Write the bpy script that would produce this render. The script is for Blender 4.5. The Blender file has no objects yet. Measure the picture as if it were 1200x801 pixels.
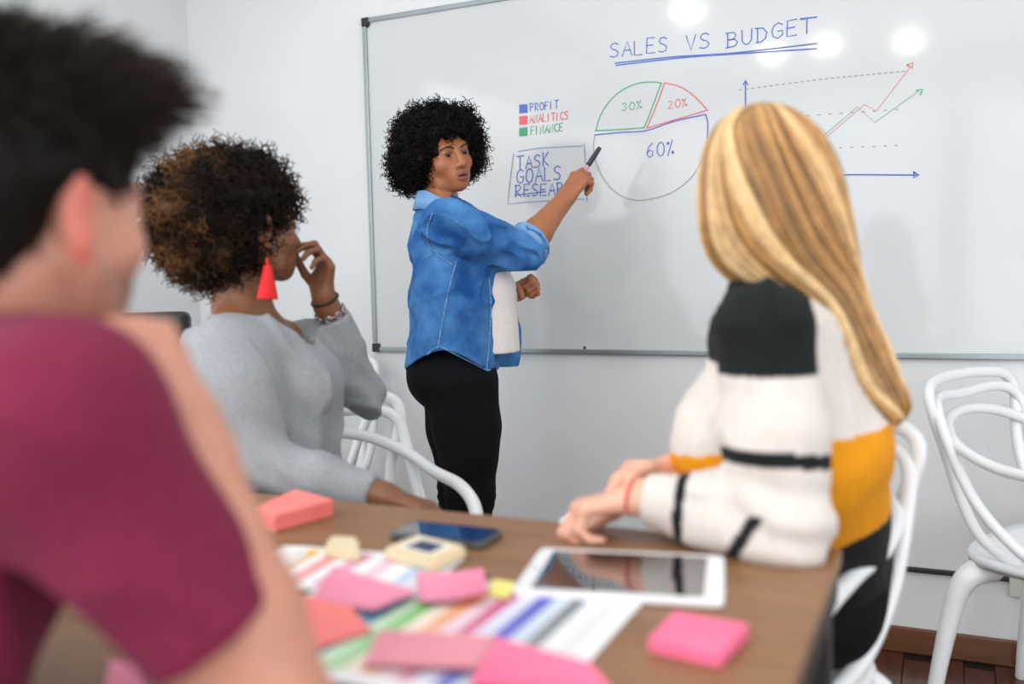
import bpy, bmesh, math, random
import numpy as np
from mathutils import Vector, Matrix

random.seed(7)
rng = np.random.default_rng(11)
scn = bpy.context.scene
col = scn.collection

# ------------------------------------------------------------------ camera
YAW, PITCH, ROLL, FPX = .4355, .0678, -.0232, 1089.2
CAM = np.array([0., 0., 1.12])
_f = np.array([-math.sin(YAW)*math.cos(PITCH), math.cos(YAW)*math.cos(PITCH), -math.sin(PITCH)])
_r = np.array([math.cos(YAW), math.sin(YAW), 0.]); _u = np.cross(_r, _f)
RR = _r*math.cos(ROLL)+_u*math.sin(ROLL); UU = -_r*math.sin(ROLL)+_u*math.cos(ROLL); FF = _f
def ray(x, y): return FF+RR*(x-600)/FPX-UU*(y-400.5)/FPX
def PY(x, y, Y): d = ray(x, y); return CAM+d*(Y/d[1])
def PZ(x, y, Z): d = ray(x, y); return CAM+d*((Z-CAM[2])/d[2])
def PD(x, y, D): return CAM+ray(x, y)*D
cam = bpy.data.cameras.new('camera'); camo = bpy.data.objects.new('camera', cam); col.objects.link(camo)
M = Matrix(((RR[0], UU[0], -FF[0], CAM[0]), (RR[1], UU[1], -FF[1], CAM[1]), (RR[2], UU[2], -FF[2], CAM[2]), (0, 0, 0, 1)))
camo.matrix_world = M
cam.sensor_width = 36; cam.lens = FPX/1200*36; cam.clip_start = .02; cam.clip_end = 60
cam.dof.use_dof = True; cam.dof.focus_distance = 2.66; cam.dof.aperture_fstop = 1.7
scn.camera = camo

# ------------------------------------------------------------------ world, lights, exposure
w = bpy.data.worlds.new('world'); scn.world = w; w.use_nodes = True
bg = w.node_tree.nodes['Background']; bg.inputs[0].default_value = (.86, .93, 1, 1); bg.inputs[1].default_value = .55
scn.view_settings.view_transform = 'Standard'; scn.view_settings.look = 'None'
scn.view_settings.exposure = -.40; scn.view_settings.gamma = 1; scn.view_settings.use_curve_mapping = False
def area(name, loc, direction, sx, sy, power, color=(1, 1, 1)):
    l = bpy.data.lights.new(name, 'AREA'); l.shape = 'RECTANGLE'; l.size = sx; l.size_y = sy; l.energy = power; l.color = color
    o = bpy.data.objects.new(name, l); col.objects.link(o); o.location = loc
    o.rotation_euler = Vector(direction).to_track_quat('-Z', 'Y').to_euler(); return o
XL, XR, YB, YR, ZC = -2.745, 3.1, 2.90, -3.3, 2.95     # room: left, right, board wall, rear wall, ceiling
WIN = [(-2.55, -1.35), (-1.2, 0.), (.15, 1.35), (1.5, 2.7)]               # windows in the rear wall (x ranges)
WZ = (.35, 2.6)
for a, b in WIN:
    area('window_and_fill_light', ((a+b)/2, YR+.12, sum(WZ)/2), (0, 1, -.1), b-a-.1, WZ[1]-WZ[0]-.1, 34, (.94, .97, 1))
SWIN = (-2.4, 1.0)                                      # window in the left wall (y range)
area('window_and_fill_light', (XL+.1, sum(SWIN)/2, 1.65), (1, .1, -.05), SWIN[1]-SWIN[0]-.1, 1.3, 75, (.94, .97, 1))
FILL_WIN = (-1.8, 1.8)                                      # opening added in the right wall to brighten the lower board wall (y range)
area('window_and_fill_light', (XR-.1, sum(FILL_WIN)/2, 1.45), (-1, .1, -.08), FILL_WIN[1]-FILL_WIN[0]-.1, 1.9, 75, (.95, .975, 1))  # added fill light from the right, set in the invented opening
area('ceiling_fill', (-.2, -.2, ZC-.03), (0, 0, -1), 4.6, 4.2, 62, (1, .985, .96))  # unseen soft fill added under the ceiling, acts like bounced light

# ------------------------------------------------------------------ helpers
def lin(c): return tuple((v/255/12.92 if v/255 <= .04045 else ((v/255+.055)/1.055)**2.4) for v in c)
def norm(v): v = np.asarray(v, float); return v/np.linalg.norm(v)
Z3 = np.array([0., 0., 1.])
MATS = {}
def mat(name, rgb, rough=.5, metal=0, rgb2=None, scale=8, stretch=(1, 1, 1), bump=0, bscale=None, attr=False, spec=.5,
        emit=0, coat=0, sheen=0, sss=0, trans=0, alpha=1, detail=4, contrast=(.3, .7), aniso=0):
    if name in MATS: return MATS[name]
    m = bpy.data.materials.new(name); m.use_nodes = True; nt = m.node_tree; b = nt.nodes['Principled BSDF']
    c = lin(rgb)
    b.inputs['Base Color'].default_value = (*c, 1); b.inputs['Roughness'].default_value = rough
    b.inputs['Metallic'].default_value = metal; b.inputs['Specular IOR Level'].default_value = spec
    if emit: b.inputs['Emission Color'].default_value = (*c, 1); b.inputs['Emission Strength'].default_value = emit
    if coat: b.inputs['Coat Weight'].default_value = coat; b.inputs['Coat Roughness'].default_value = .08
    if sheen: b.inputs['Sheen Weight'].default_value = sheen
    if sss: b.inputs['Subsurface Weight'].default_value = sss; b.inputs['Subsurface Radius'].default_value = (.012, .005, .003); b.inputs['Subsurface Scale'].default_value = 1
    if trans: b.inputs['Transmission Weight'].default_value = trans
    tc = nt.nodes.new('ShaderNodeTexCoord'); mp = nt.nodes.new('ShaderNodeMapping'); nt.links.new(tc.outputs['Object'], mp.inputs[0])
    mp.inputs['Scale'].default_value = stretch
    n = nt.nodes.new('ShaderNodeTexNoise'); nt.links.new(mp.outputs[0], n.inputs[0]); n.inputs['Scale'].default_value = scale; n.inputs['Detail'].default_value = detail
    src = None
    if attr:
        at = nt.nodes.new('ShaderNodeAttribute'); at.attribute_name = 'Col'; src = at.outputs['Color']
        if rgb2:
            mx = nt.nodes.new('ShaderNodeMix'); mx.data_type = 'RGBA'; mx.blend_type = 'MULTIPLY'; mx.inputs[0].default_value = 1
            rp = nt.nodes.new('ShaderNodeMapRange'); rp.inputs[3].default_value = rgb2[0]; rp.inputs[4].default_value = rgb2[1]
            rp.inputs[1].default_value = contrast[0]; rp.inputs[2].default_value = contrast[1]
            nt.links.new(n.outputs[0], rp.inputs[0]); nt.links.new(src, mx.inputs[6]); nt.links.new(rp.outputs[0], mx.inputs[7]); src = mx.outputs[2]
    elif rgb2:
        rp = nt.nodes.new('ShaderNodeValToRGB'); rp.color_ramp.elements[0].position = contrast[0]; rp.color_ramp.elements[1].position = contrast[1]
        rp.color_ramp.elements[0].color = (*c, 1); rp.color_ramp.elements[1].color = (*lin(rgb2), 1)
        nt.links.new(n.outputs[0], rp.inputs[0]); src = rp.outputs[0]
    if src is not None: nt.links.new(src, b.inputs['Base Color'])
    if bump:
        bn = nt.nodes.new('ShaderNodeTexNoise'); nt.links.new(mp.outputs[0], bn.inputs[0]); bn.inputs['Scale'].default_value = bscale or scale*4
        bp = nt.nodes.new('ShaderNodeBump'); bp.inputs['Strength'].default_value = bump; bp.inputs['Distance'].default_value = .002
        nt.links.new(bn.outputs[0], bp.inputs['Height']); nt.links.new(bp.outputs[0], b.inputs['Normal'])
    MATS[name] = m; return m

def tag(o, label=None, cat=None, group=None, kind=None):
    if label: o['label'] = label
    if cat: o['category'] = cat
    if group: o['group'] = group
    if kind: o['kind'] = kind
    return o
def empty(name, loc, rz=0, label=None, cat=None, group=None):
    o = bpy.data.objects.new(name, None); col.objects.link(o); o.location = tuple(loc); o.rotation_euler = (0, 0, rz); o.empty_display_size = .1
    return tag(o, label, cat, group)
def base_of(p): return np.array(p.location) if p is not None else np.zeros(3)
def mk(name, V, Q, m, parent=None, color=None, smooth=True, world=True, fcolor=None, tris=None):
    """V (n,3), Q (k,4) and/or tris (j,3): one mesh object"""
    V = np.asarray(V, float)
    if parent is not None and world: V = V-base_of(parent)
    me = bpy.data.meshes.new(name)
    Q = np.zeros((0, 4), int) if Q is None else np.asarray(Q, int)
    T = np.zeros((0, 3), int) if tris is None else np.asarray(tris, int)
    me.vertices.add(len(V)); me.vertices.foreach_set('co', V.astype(np.float32).ravel())
    me.loops.add(Q.size+T.size); me.loops.foreach_set('vertex_index', np.concatenate([Q.ravel(), T.ravel()]).astype(np.int32))
    nf = len(Q)+len(T); me.polygons.add(nf)
    st = np.concatenate([np.arange(len(Q))*4, Q.size+np.arange(len(T))*3]).astype(np.int32)
    me.polygons.foreach_set('loop_start', st)
    me.polygons.foreach_set('use_smooth', np.full(nf, smooth))
    me.update(calc_edges=True); me.validate()
    if color is not None:
        a = me.color_attributes.new('Col', 'FLOAT_COLOR', 'POINT'); c = np.ones((len(V), 4), np.float32); c[:, :3] = color
        a.data.foreach_set('color', c.ravel())
    if fcolor is not None:
        a = me.color_attributes.new('Col', 'FLOAT_COLOR', 'CORNER'); c = np.ones((Q.size, 4), np.float32); c[:, :3] = np.repeat(fcolor, 4, axis=0)
        a.data.foreach_set('color', c.ravel())
    me.materials.append(m)
    o = bpy.data.objects.new(name, me); col.objects.link(o)
    if parent is not None: o.parent = parent
    return o
def join(parts):
    Vs, Qs, n = [], [], 0
    for V, Q in parts: Vs.append(V); Qs.append(np.asarray(Q)+n); n += len(V)
    return np.concatenate(Vs), np.concatenate(Qs)
def copy_tree(o, parent=None):
    c = o.copy(); col.objects.link(c); c.parent = parent
    for ch in list(o.children): copy_tree(ch, c)
    return c
def bm_obj(name, bm, m, parent=None, smooth=False):
    me = bpy.data.meshes.new(name); bm.normal_update(); bm.to_mesh(me); bm.free(); me.materials.append(m)
    for p in me.polygons: p.use_smooth = smooth
    o = bpy.data.objects.new(name, me); col.objects.link(o)
    if parent is not None: o.parent = parent
    return o
def box_bm(lo, hi, bev=0, seg=2, bm=None, mtx=None):
    b = bmesh.new(); bmesh.ops.create_cube(b, size=1)
    lo = Vector(lo); hi = Vector(hi)
    for v in b.verts: v.co = Vector(((v.co[i]+.5)*(hi[i]-lo[i])+lo[i]) for i in range(3))
    if bev: bmesh.ops.bevel(b, geom=b.edges[:], offset=bev, segments=seg, affect='EDGES', profile=.5)
    if mtx is not None: bmesh.ops.transform(b, matrix=mtx, verts=b.verts)
    if bm is None: return b
    me = bpy.data.meshes.new('tmp'); b.to_mesh(me); b.free(); bm.from_mesh(me); bpy.data.meshes.remove(me); return bm
def box(name, lo, hi, m, parent=None, bev=0, seg=2, smooth=False):
    p = Vector(base_of(parent)) if parent is not None else Vector((0, 0, 0))
    return bm_obj(name, box_bm(Vector(lo)-p, Vector(hi)-p, bev, seg), m, parent, smooth)
def spline(P, n):
    P = np.asarray(P, float); m = len(P); t = np.linspace(0, m-1, n); i = np.clip(t.astype(int), 0, m-2); s = (t-i)[:, None]
    p0 = P[np.maximum(i-1, 0)]; p1 = P[i]; p2 = P[i+1]; p3 = P[np.minimum(i+2, m-1)]
    return .5*((2*p1)+(-p0+p2)*s+(2*p0-5*p1+4*p2-p3)*s*s+(-p0+3*p1-3*p2+p3)*s**3)
def tubes(P, R, sides=3, ref=None):
    """P (n,m,3) polylines, R (m,) or (n,m) radii -> V,Q (open ends closed by collapsing are left to the radius)"""
    n, m, _ = P.shape; R = np.broadcast_to(R, (n, m))
    T = np.gradient(P, axis=1); T /= np.linalg.norm(T, axis=2, keepdims=True)+1e-9
    ref = np.array([.31, .52, .79]) if ref is None else np.asarray(ref)
    A = np.cross(T, ref); A /= np.linalg.norm(A, axis=2, keepdims=True)+1e-9; B = np.cross(T, A)
    th = np.arange(sides)*2*np.pi/sides
    V = P[:, :, None, :]+R[:, :, None, None]*(np.cos(th)[None, None, :, None]*A[:, :, None, :]+np.sin(th)[None, None, :, None]*B[:, :, None, :])
    idx = np.arange(n*m*sides).reshape(n, m, sides); a = idx[:, :-1]; b = idx[:, 1:]
    Q = np.stack([a, np.roll(a, -1, 2), np.roll(b, -1, 2), b], -1).reshape(-1, 4)
    return V.reshape(-1, 3), Q
def tube(P, R, n=24, sides=10, cap=True, ref=None):
    P = spline(P, n); R = np.interp(np.linspace(0, 1, n), np.linspace(0, 1, len(np.atleast_1d(R))), np.atleast_1d(R)) if np.ndim(R) else np.full(n, R)
    if cap:
        d0 = norm(P[0]-P[1]); d1 = norm(P[-1]-P[-2])
        P = np.concatenate([[P[0]+d0*R[0]*.55, P[0]+d0*R[0]*.4], P, [P[-1]+d1*R[-1]*.4, P[-1]+d1*R[-1]*.55]])
        R = np.concatenate([[R[0]*.02, R[0]*.75], R, [R[-1]*.75, R[-1]*.02]])
    return tubes(P[None], R, sides, ref)

# value noise
def vnoise(P, fr, seed=0):
    Q = np.asarray(P)*fr; I = np.floor(Q).astype(np.int64); f = Q-I; f = f*f*(3-2*f); out = 0
    for dx in (0, 1):
        for dy in (0, 1):
            for dz in (0, 1):
                h = ((I[..., 0]+dx)*374761393+(I[..., 1]+dy)*668265263+(I[..., 2]+dz)*1274126177+seed*974711) & 0xffffffff
                h = ((h ^ (h >> 13))*1103515245) & 0xffffffff; h = (h ^ (h >> 16)) & 0xffff
                out = out+(h/32767.5-1)*(f[..., 0] if dx else 1-f[..., 0])*(f[..., 1] if dy else 1-f[..., 1])*(f[..., 2] if dz else 1-f[..., 2])
    return out

# ------------------------------------------------------------------ implicit surfaces -> meshes
def surfnet(f, org, h):
    s = f < 0; n = f.shape
    c = np.zeros((n[0]-1, n[1]-1, n[2]-1), np.int8)
    for dx in (0, 1):
        for dy in (0, 1):
            for dz in (0, 1): c += s[dx:n[0]-1+dx, dy:n[1]-1+dy, dz:n[2]-1+dz]
    act = (c > 0) & (c < 8); idx = np.argwhere(act); ids = np.full(act.shape, -1, np.int32); ids[act] = np.arange(len(idx))
    pos = np.zeros((len(idx), 3)); cnt = np.zeros(len(idx))
    cs = [(x, y, z) for x in (0, 1) for y in (0, 1) for z in (0, 1)]
    for a in cs:
        for b in cs:
            if sum(abs(a[i]-b[i]) for i in range(3)) == 1 and a < b:
                A = idx+a; B = idx+b; va = f[A[:, 0], A[:, 1], A[:, 2]]; vb = f[B[:, 0], B[:, 1], B[:, 2]]
                m = (va < 0) != (vb < 0); t = np.where(m, va/np.where(m, va-vb, 1), 0)[:, None]
                pos += m[:, None]*(np.array(a)+t*(np.array(b)-np.array(a))); cnt += m
    V = org+h*(idx+pos/cnt[:, None]); Q = []
    for ax in range(3):
        o1, o2 = [(1, 2), (2, 0), (0, 1)][ax]
        sl0 = [slice(1, n[i]-1) for i in range(3)]; sl0[ax] = slice(0, n[ax]-1); sl1 = list(sl0); sl1[ax] = slice(1, n[ax])
        a = s[tuple(sl0)]; b = s[tuple(sl1)]
        for flip, m in ((False, a & ~b), (True, ~a & b)):
            e = np.argwhere(m)
            if not len(e): continue
            e = e+np.array([1 if i != ax else 0 for i in range(3)])
            def g(d1, d2):
                q = e.copy(); q[:, o1] -= d1; q[:, o2] -= d2; return ids[q[:, 0], q[:, 1], q[:, 2]]
            quad = np.stack([g(1, 1), g(0, 1), g(0, 0), g(1, 0)], 1)
            Q.append(quad[:, ::-1] if flip else quad)
    return V, np.concatenate(Q)
def relax(V, Q, it=1, w=.5):
    E = np.concatenate([Q[:, [i, (i+1) % 4]] for i in range(4)])
    deg = np.bincount(E[:, 0], minlength=len(V))+np.bincount(E[:, 1], minlength=len(V))
    for k in range(it):
        S = np.stack([np.bincount(E[:, 0], V[E[:, 1], i], len(V))+np.bincount(E[:, 1], V[E[:, 0], i], len(V)) for i in range(3)], 1)
        V = V+w*(S/deg[:, None]-V)
    return V
class Blob:
    BIG = .06
    def __init__(s): s.p = []; s.lo = np.full(3, 9e9); s.hi = np.full(3, -9e9)
    def _add(s, fn, lo, hi, k, op):
        lo = np.asarray(lo, float); hi = np.asarray(hi, float)
        s.p.append((fn, lo, hi, k, op))
        if op == 'u': s.lo = np.minimum(s.lo, lo); s.hi = np.maximum(s.hi, hi)
    def cone(s, a, b, ra, rb=None, k=.01, op='u'):
        rb = ra if rb is None else rb; a = np.asarray(a, float); b = np.asarray(b, float); ba = b-a; bb = ba@ba+1e-12
        def fn(x, y, z):
            px, py, pz = x-a[0], y-a[1], z-a[2]; t = np.clip((px*ba[0]+py*ba[1]+pz*ba[2])/bb, 0, 1)
            return np.sqrt((px-t*ba[0])**2+(py-t*ba[1])**2+(pz-t*ba[2])**2)-(ra+(rb-ra)*t)
        m = max(ra, rb); s._add(fn, np.minimum(a, b)-m, np.maximum(a, b)+m, k, op); return s
    def chain(s, pts, rs, k=.01):
        for i in range(len(pts)-1): s.cone(pts[i], pts[i+1], rs[i], rs[i+1], k)
        return s
    def ell(s, c, rad, ax=None, k=.01, op='u'):
        c = np.asarray(c, float); ax = np.eye(3) if ax is None else np.asarray(ax, float); rad = np.asarray(rad, float)
        def fn(x, y, z):
            px, py, pz = x-c[0], y-c[1], z-c[2]; k0 = 0; k1 = 0
            for i in range(3):
                q = px*ax[i][0]+py*ax[i][1]+pz*ax[i][2]; k0 = k0+(q/rad[i])**2; k1 = k1+(q/rad[i]**2)**2
            k0 = np.sqrt(k0); return k0*(k0-1)/(np.sqrt(k1)+1e-9)
        e = np.sqrt(((ax*rad[:, None])**2).sum(0)); s._add(fn, c-e, c+e, k, op); return s
    def eseg(s, a, b, side, ra, rb, k=.02, op='u', cap=None):
        a = np.asarray(a, float); b = np.asarray(b, float); ba = b-a; bb = ba@ba; t_ = norm(ba); w_ = norm(np.cross(t_, side)); s_ = np.cross(w_, t_)
        rc = cap or min(min(ra), min(rb))
        def fn(x, y, z):
            px, py, pz = x-a[0], y-a[1], z-a[2]; t = np.clip((px*ba[0]+py*ba[1]+pz*ba[2])/bb, 0, 1)
            px, py, pz = px-t*ba[0], py-t*ba[1], pz-t*ba[2]
            r1 = ra[0]+(rb[0]-ra[0])*t; r2 = ra[1]+(rb[1]-ra[1])*t
            q1 = px*s_[0]+py*s_[1]+pz*s_[2]; q2 = px*w_[0]+py*w_[1]+pz*w_[2]; q3 = px*t_[0]+py*t_[1]+pz*t_[2]
            k0 = np.sqrt((q1/r1)**2+(q2/r2)**2+(q3/rc)**2); k1 = np.sqrt((q1/r1**2)**2+(q2/r2**2)**2+(q3/rc**2)**2)
            return k0*(k0-1)/(k1+1e-6)
        m = max(max(ra), max(rb)); s._add(fn, np.minimum(a, b)-m, np.maximum(a, b)+m, k, op); return s
    def dist(s, P, only=None):
        d = np.full(len(P), 9.)
        for i, (fn, lo, hi, k, op) in enumerate(s.p):
            if op != 'u' or (only is not None and i not in only): continue
            d = np.minimum(d, fn(P[:, 0], P[:, 1], P[:, 2]))
        return d
    def mesh(s, h, post=None, clips=(), smooth=1, inflate=0):
        lo = s.lo-4*h-inflate; n = np.ceil((s.hi-s.lo+8*h+2*inflate)/h).astype(int)+1
        f = np.full(n, s.BIG, np.float32); ax = [lo[i]+h*np.arange(n[i]) for i in range(3)]
        for fn, plo, phi, k, op in s.p:
            pad = max(k, .012)+4*h+inflate
            i0 = np.maximum(0, np.floor((plo-pad-lo)/h).astype(int)); i1 = np.minimum(n, np.ceil((phi+pad-lo)/h).astype(int)+1)
            if (i1 <= i0).any(): continue
            sl = tuple(slice(a, b) for a, b in zip(i0, i1))
            d = fn(ax[0][sl[0]][:, None, None], ax[1][sl[1]][None, :, None], ax[2][sl[2]][None, None, :]).astype(np.float32)
            a = f[sl]
            if op == 'u':
                t = np.clip(.5+.5*(a-d)/k, 0, 1); f[sl] = a+(d-a)*t-k*t*(1-t)
            else:
                d = -d; t = np.clip(.5-.5*(a-d)/k, 0, 1); f[sl] = a+(d-a)*t+k*t*(1-t)
        f -= inflate
        if post is not None:
            mk_ = np.abs(f) < .03; I = np.argwhere(mk_); f[mk_] += post(lo+h*I).astype(np.float32)
        for g in clips:
            mk_ = f < 3*h; I = np.argwhere(mk_); f[mk_] = np.maximum(f[mk_], g(lo+h*I).astype(np.float32))
        f[0], f[-1], f[:, 0], f[:, -1], f[:, :, 0], f[:, :, -1] = 1, 1, 1, 1, 1, 1
        V, Q = surfnet(f, lo, h)
        if smooth: V = relax(V, Q, smooth)
        return V, Q
def wrinkle(dirv, fr=38, amp=.004, seed=1, along=.25):
    dirv = norm(dirv)
    def post(P):
        q = P-np.outer(P@dirv, dirv)*(1-along)
        q = q+.012*np.stack([vnoise(P, 14, seed+5), vnoise(P, 14, seed+6), vnoise(P, 14, seed+7)], 1)
        a = vnoise(q, fr, seed); b = vnoise(P, fr*.4, seed+3)
        return amp*((1-np.abs(a))**2-.4)*-1*np.clip(.6+b, .1, 1.3)+amp*.6*b
    return post

# ------------------------------------------------------------------ materials
M_wall = mat('wall_paint', (226, 229, 231), .3, rgb2=(219, 221, 222), scale=1.6, bump=.05, bscale=60)
M_ceil = mat('ceiling_paint', (238, 238, 236), .8, rgb2=(232, 232, 230))
M_floorbase = mat('floor_joint', (24, 11, 7), .6, rgb2=(34, 17, 11))
M_plankfloor = mat('floor_wood', (62, 28, 17), .28, rgb2=(92, 46, 28), scale=5, stretch=(8, .9, 1), coat=.3)
M_base = mat('baseboard_wood', (86, 50, 27), .4, rgb2=(112, 68, 39), scale=6, stretch=(.6, 8, 8), coat=.2)
M_board = mat('whiteboard_enamel', (207, 211, 212), .085, rgb2=(201, 205, 206), scale=1.2, spec=.36, bump=.04, bscale=22)
M_alu = mat('aluminium', (158, 168, 172), .35, .7, rgb2=(148, 158, 163))
M_black = mat('black_plastic', (22, 24, 26), .4, rgb2=(30, 32, 34))
M_whitep = mat('white_plastic', (236, 238, 239), .3, rgb2=(229, 231, 233), scale=3)
M_wood = mat('table_wood', (124, 88, 57), .42, rgb2=(150, 110, 75), scale=4, stretch=(1.2, 16, 8), detail=8, bump=.08, bscale=30)
M_steel = mat('black_steel', (24, 22, 22), .45, rgb2=(32, 29, 28))
M_skin = mat('skin', (200, 150, 120), .45, attr=True, rgb2=(.93, 1.05), scale=40, bump=.05, bscale=600, sss=.08)
M_hair = mat('hair', (20, 15, 12), .48, attr=True, rgb2=(.8, 1.2), scale=60, spec=.12)
M_blond = mat('blond_hair', (200, 150, 90), .38, attr=True, rgb2=(.8, 1.15), scale=50, spec=.5)

# ------------------------------------------------------------------ room
def struct(o): return tag(o, kind='structure')
struct(box('wall_back', (XL-.1, YB, -.05), (XR+.1, YB+.12, ZC), M_wall))
def pierced(name, axis, at, span, holes, zr, thick):
    """wall with window holes, built from strips joined in one mesh"""
    bm = bmesh.new(); cuts = sorted(holes); prev = span[0]
    def b(a0, a1, z0, z1):
        if axis == 'x': box_bm((a0, at, z0), (a1, at+thick, z1), bm=bm)
        else: box_bm((at, a0, z0), (at+thick, a1, z1), bm=bm)
    for a0, a1 in cuts:
        b(prev, a0, -.05, ZC); b(a0, a1, -.05, zr[0]); b(a0, a1, zr[1], ZC); prev = a1
    b(prev, span[1], -.05, ZC)
    return struct(bm_obj(name, bm, M_wall))
pierced('wall_rear', 'x', YR-.12, (XL-.1, XR+.1), WIN, WZ, .12)
pierced('wall_left', 'y', XL-.12, (YR-.12, YB), [SWIN], (.95, 2.35), .12)
pierced('wall_right', 'y', XR, (YR-.12, YB), [FILL_WIN], (.45, 2.45), .12)  # hole belongs to the added fill opening
struct(box('ceiling', (XL-.12, YR-.12, ZC), (XR+.12, YB+.12, ZC+.1), M_ceil))
def window(n, axis, at, a0, a1, z0, z1):
    o = empty('window_%d' % n, (0, 0, 0)); struct(o)
    def bar(nm, p0, p1, zz0, zz1, t=.03):
        if axis == 'x': box(nm, (p0, at-.1, zz0), (p1, at-.1+t*2, zz1), M_whitep, o)
        else: box(nm, (at-.1, p0, zz0), (at-.1+t*2, p1, zz1), M_whitep, o)
    bar('window_frame', a0, a1, z0, z0+.05); bar('window_frame', a0, a1, z1-.05, z1)
    bar('window_frame', a0, a0+.05, z0, z1); bar('window_frame', a1-.05, a1, z0, z1); bar('mullion', (a0+a1)/2-.025, (a0+a1)/2+.025, z0, z1)
for i, (a, b) in enumerate(WIN): window(i+1, 'x', YR, a, b, *WZ)
window(len(WIN)+1, 'y', XL, *SWIN, .95, 2.35); window(len(WIN)+2, 'y', XR+.12, *FILL_WIN, .45, 2.45)  # the right-wall frame surrounds the added fill opening
fl = struct(box('floor', (XL-.12, YR-.12, -.06), (XR+.12, YB+.12, -.004), M_floorbase))
pw, plen = .078, .46
pm = box_bm((0, 0, -.02), (pw-.0022, plen-.0022, 0), .0012, 1); pme = bpy.data.meshes.new('floor_plank'); pm.to_mesh(pme); pm.free(); pme.materials.append(M_plankfloor)
for i in range(22):
    for j in range(6):
        o = bpy.data.objects.new('floor_plank', pme); col.objects.link(o); o.parent = fl
        o.location = (-.72+i*pw, 2.86-(j+1)*plen+(.23 if i % 2 else 0)-.02, random.uniform(-.0006, .0002))
rest = bmesh.new()
for i in range(76):
    x = XL+i*pw
    if -.73 < x < -.72+22*pw-.01: box_bm((x, YR, -.02), (x+pw-.002, .09, 0), bm=rest)
    else: box_bm((x, YR, -.02), (x+pw-.002, YB, 0), bm=rest)
tag(bm_obj('floor_planking', rest, M_plankfloor, fl), kind='stuff')
struct(box('baseboard_back', (XL, YB-.016, 0), (XR, YB, .075), M_base, bev=.004))
struct(box('baseboard_left', (XL, YR, 0), (XL+.016, YB-.016, .075), M_base, bev=.004))
# thin raceway along the wall and the cover plate it runs into
zs = .25
tag(box('cable_raceway', (-1.2, YB-.014, zs-.008), (.172, YB, zs+.006), M_black, bev=.003), 'thin black cable strip running low along the white wall', 'cable strip')
pl = empty('wall_plate', (.215, YB, .245), 0, 'pale square cover plate on the wall at the end of the black cable strip', 'wall plate')
box('plate', (.172, YB-.012, .2), (.262, YB, .29), mat('plate_cream', (214, 216, 203), .4, rgb2=(206, 208, 196)), pl, .004)
for dz in (-.03, .03): box('screw', (.213, YB-.014, .245+dz-.004), (.221, YB-.011, .245+dz+.004), M_alu, pl, .001)

# ceiling downlights (seen only as reflections in the whiteboard)
M_lamp = mat('lamp_glow', (255, 250, 240), .5, emit=320)
for px_, py_ in ((805, 12), (905, 62), (968, 52), (1065, 48)):
    d = ray(px_, py_); wpt = CAM+d*(2.884/d[1]); d2 = d*np.array([1, -1, 1]); p = wpt+d2*((ZC-.012-wpt[2])/d2[2])
    L = empty('ceiling_downlight', (p[0], p[1], ZC), 0, 'round recessed ceiling downlight with white rim', 'ceiling lamp', 'round ceiling downlights')
    th = np.linspace(0, 2*np.pi, 25)
    ring = np.stack([p[0]+.092*np.cos(th), p[1]+.092*np.sin(th), np.full(25, ZC-.008)], 1)
    V, Q = tube(ring, .012, 48, 8, cap=False); mk('rim', V, Q, M_whitep, L)
    bm = bmesh.new(); bmesh.ops.create_cone(bm, cap_ends=True, segments=28, radius1=.078, radius2=.08, depth=.012)
    bmesh.ops.translate(bm, verts=bm.verts, vec=(0, 0, -.008)); bm_obj('diffuser', bm, M_lamp, L)

# ------------------------------------------------------------------ whiteboard
BX0, BX1, BZ0, BZ1, BY = -1.906, 1.15, .8653, 2.0653, 2.884
wb = empty('whiteboard', (BX0, BY, BZ0), 0, 'large white marker board with aluminium frame and coloured drawings on wall', 'whiteboard')
box('board_surface', (BX0+.008, BY+.002, BZ0+.008), (BX1-.008, YB, BZ1-.008), M_board, wb)
fw = .017
box('frame_rail', (BX0, BY-.006, BZ0), (BX1, YB, BZ0+fw), M_alu, wb, .003); box('frame_rail', (BX0, BY-.006, BZ1-fw), (BX1, YB, BZ1), M_alu, wb, .003)
box('frame_rail', (BX0, BY-.006, BZ0+fw), (BX0+fw, YB, BZ1-fw), M_alu, wb, .003); box('frame_rail', (BX1-fw, BY-.006, BZ0+fw), (BX1, YB, BZ1-fw), M_alu, wb, .003)
for cx in (BX0, BX1-.028):
    for cz in (BZ0, BZ1-.028): box('corner_cap', (cx-.002, BY-.009, cz-.002), (cx+.03, YB-.002, cz+.03), M_black, wb, .004)
for px_, py_ in ((443, 405), (685, 407), (431, 31), (1010, 411)):
    p = PY(px_, py_, BY); bm = bmesh.new(); bmesh.ops.create_uvsphere(bm, u_segments=8, v_segments=5, radius=.005)
    bmesh.ops.translate(bm, verts=bm.verts, vec=Vector(p-base_of(wb))); bm_obj('screw', bm, M_black, wb, True)
def inkmat(n, c): return mat('marker_'+n, c, .4, rgb2=tuple(min(255, v+14) for v in c), scale=60)
INK = dict(blue=inkmat('blue', (58, 92, 178)), red=inkmat('red', (214, 84, 96)), green=inkmat('green', (50, 152, 106)), grey=inkmat('grey', (128, 136, 150)), pale=inkmat('pale_blue', (122, 142, 178)), fade_red=inkmat('pale_red', (206, 138, 146)), fade_green=inkmat('pale_green', (122, 160, 148)))
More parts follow.
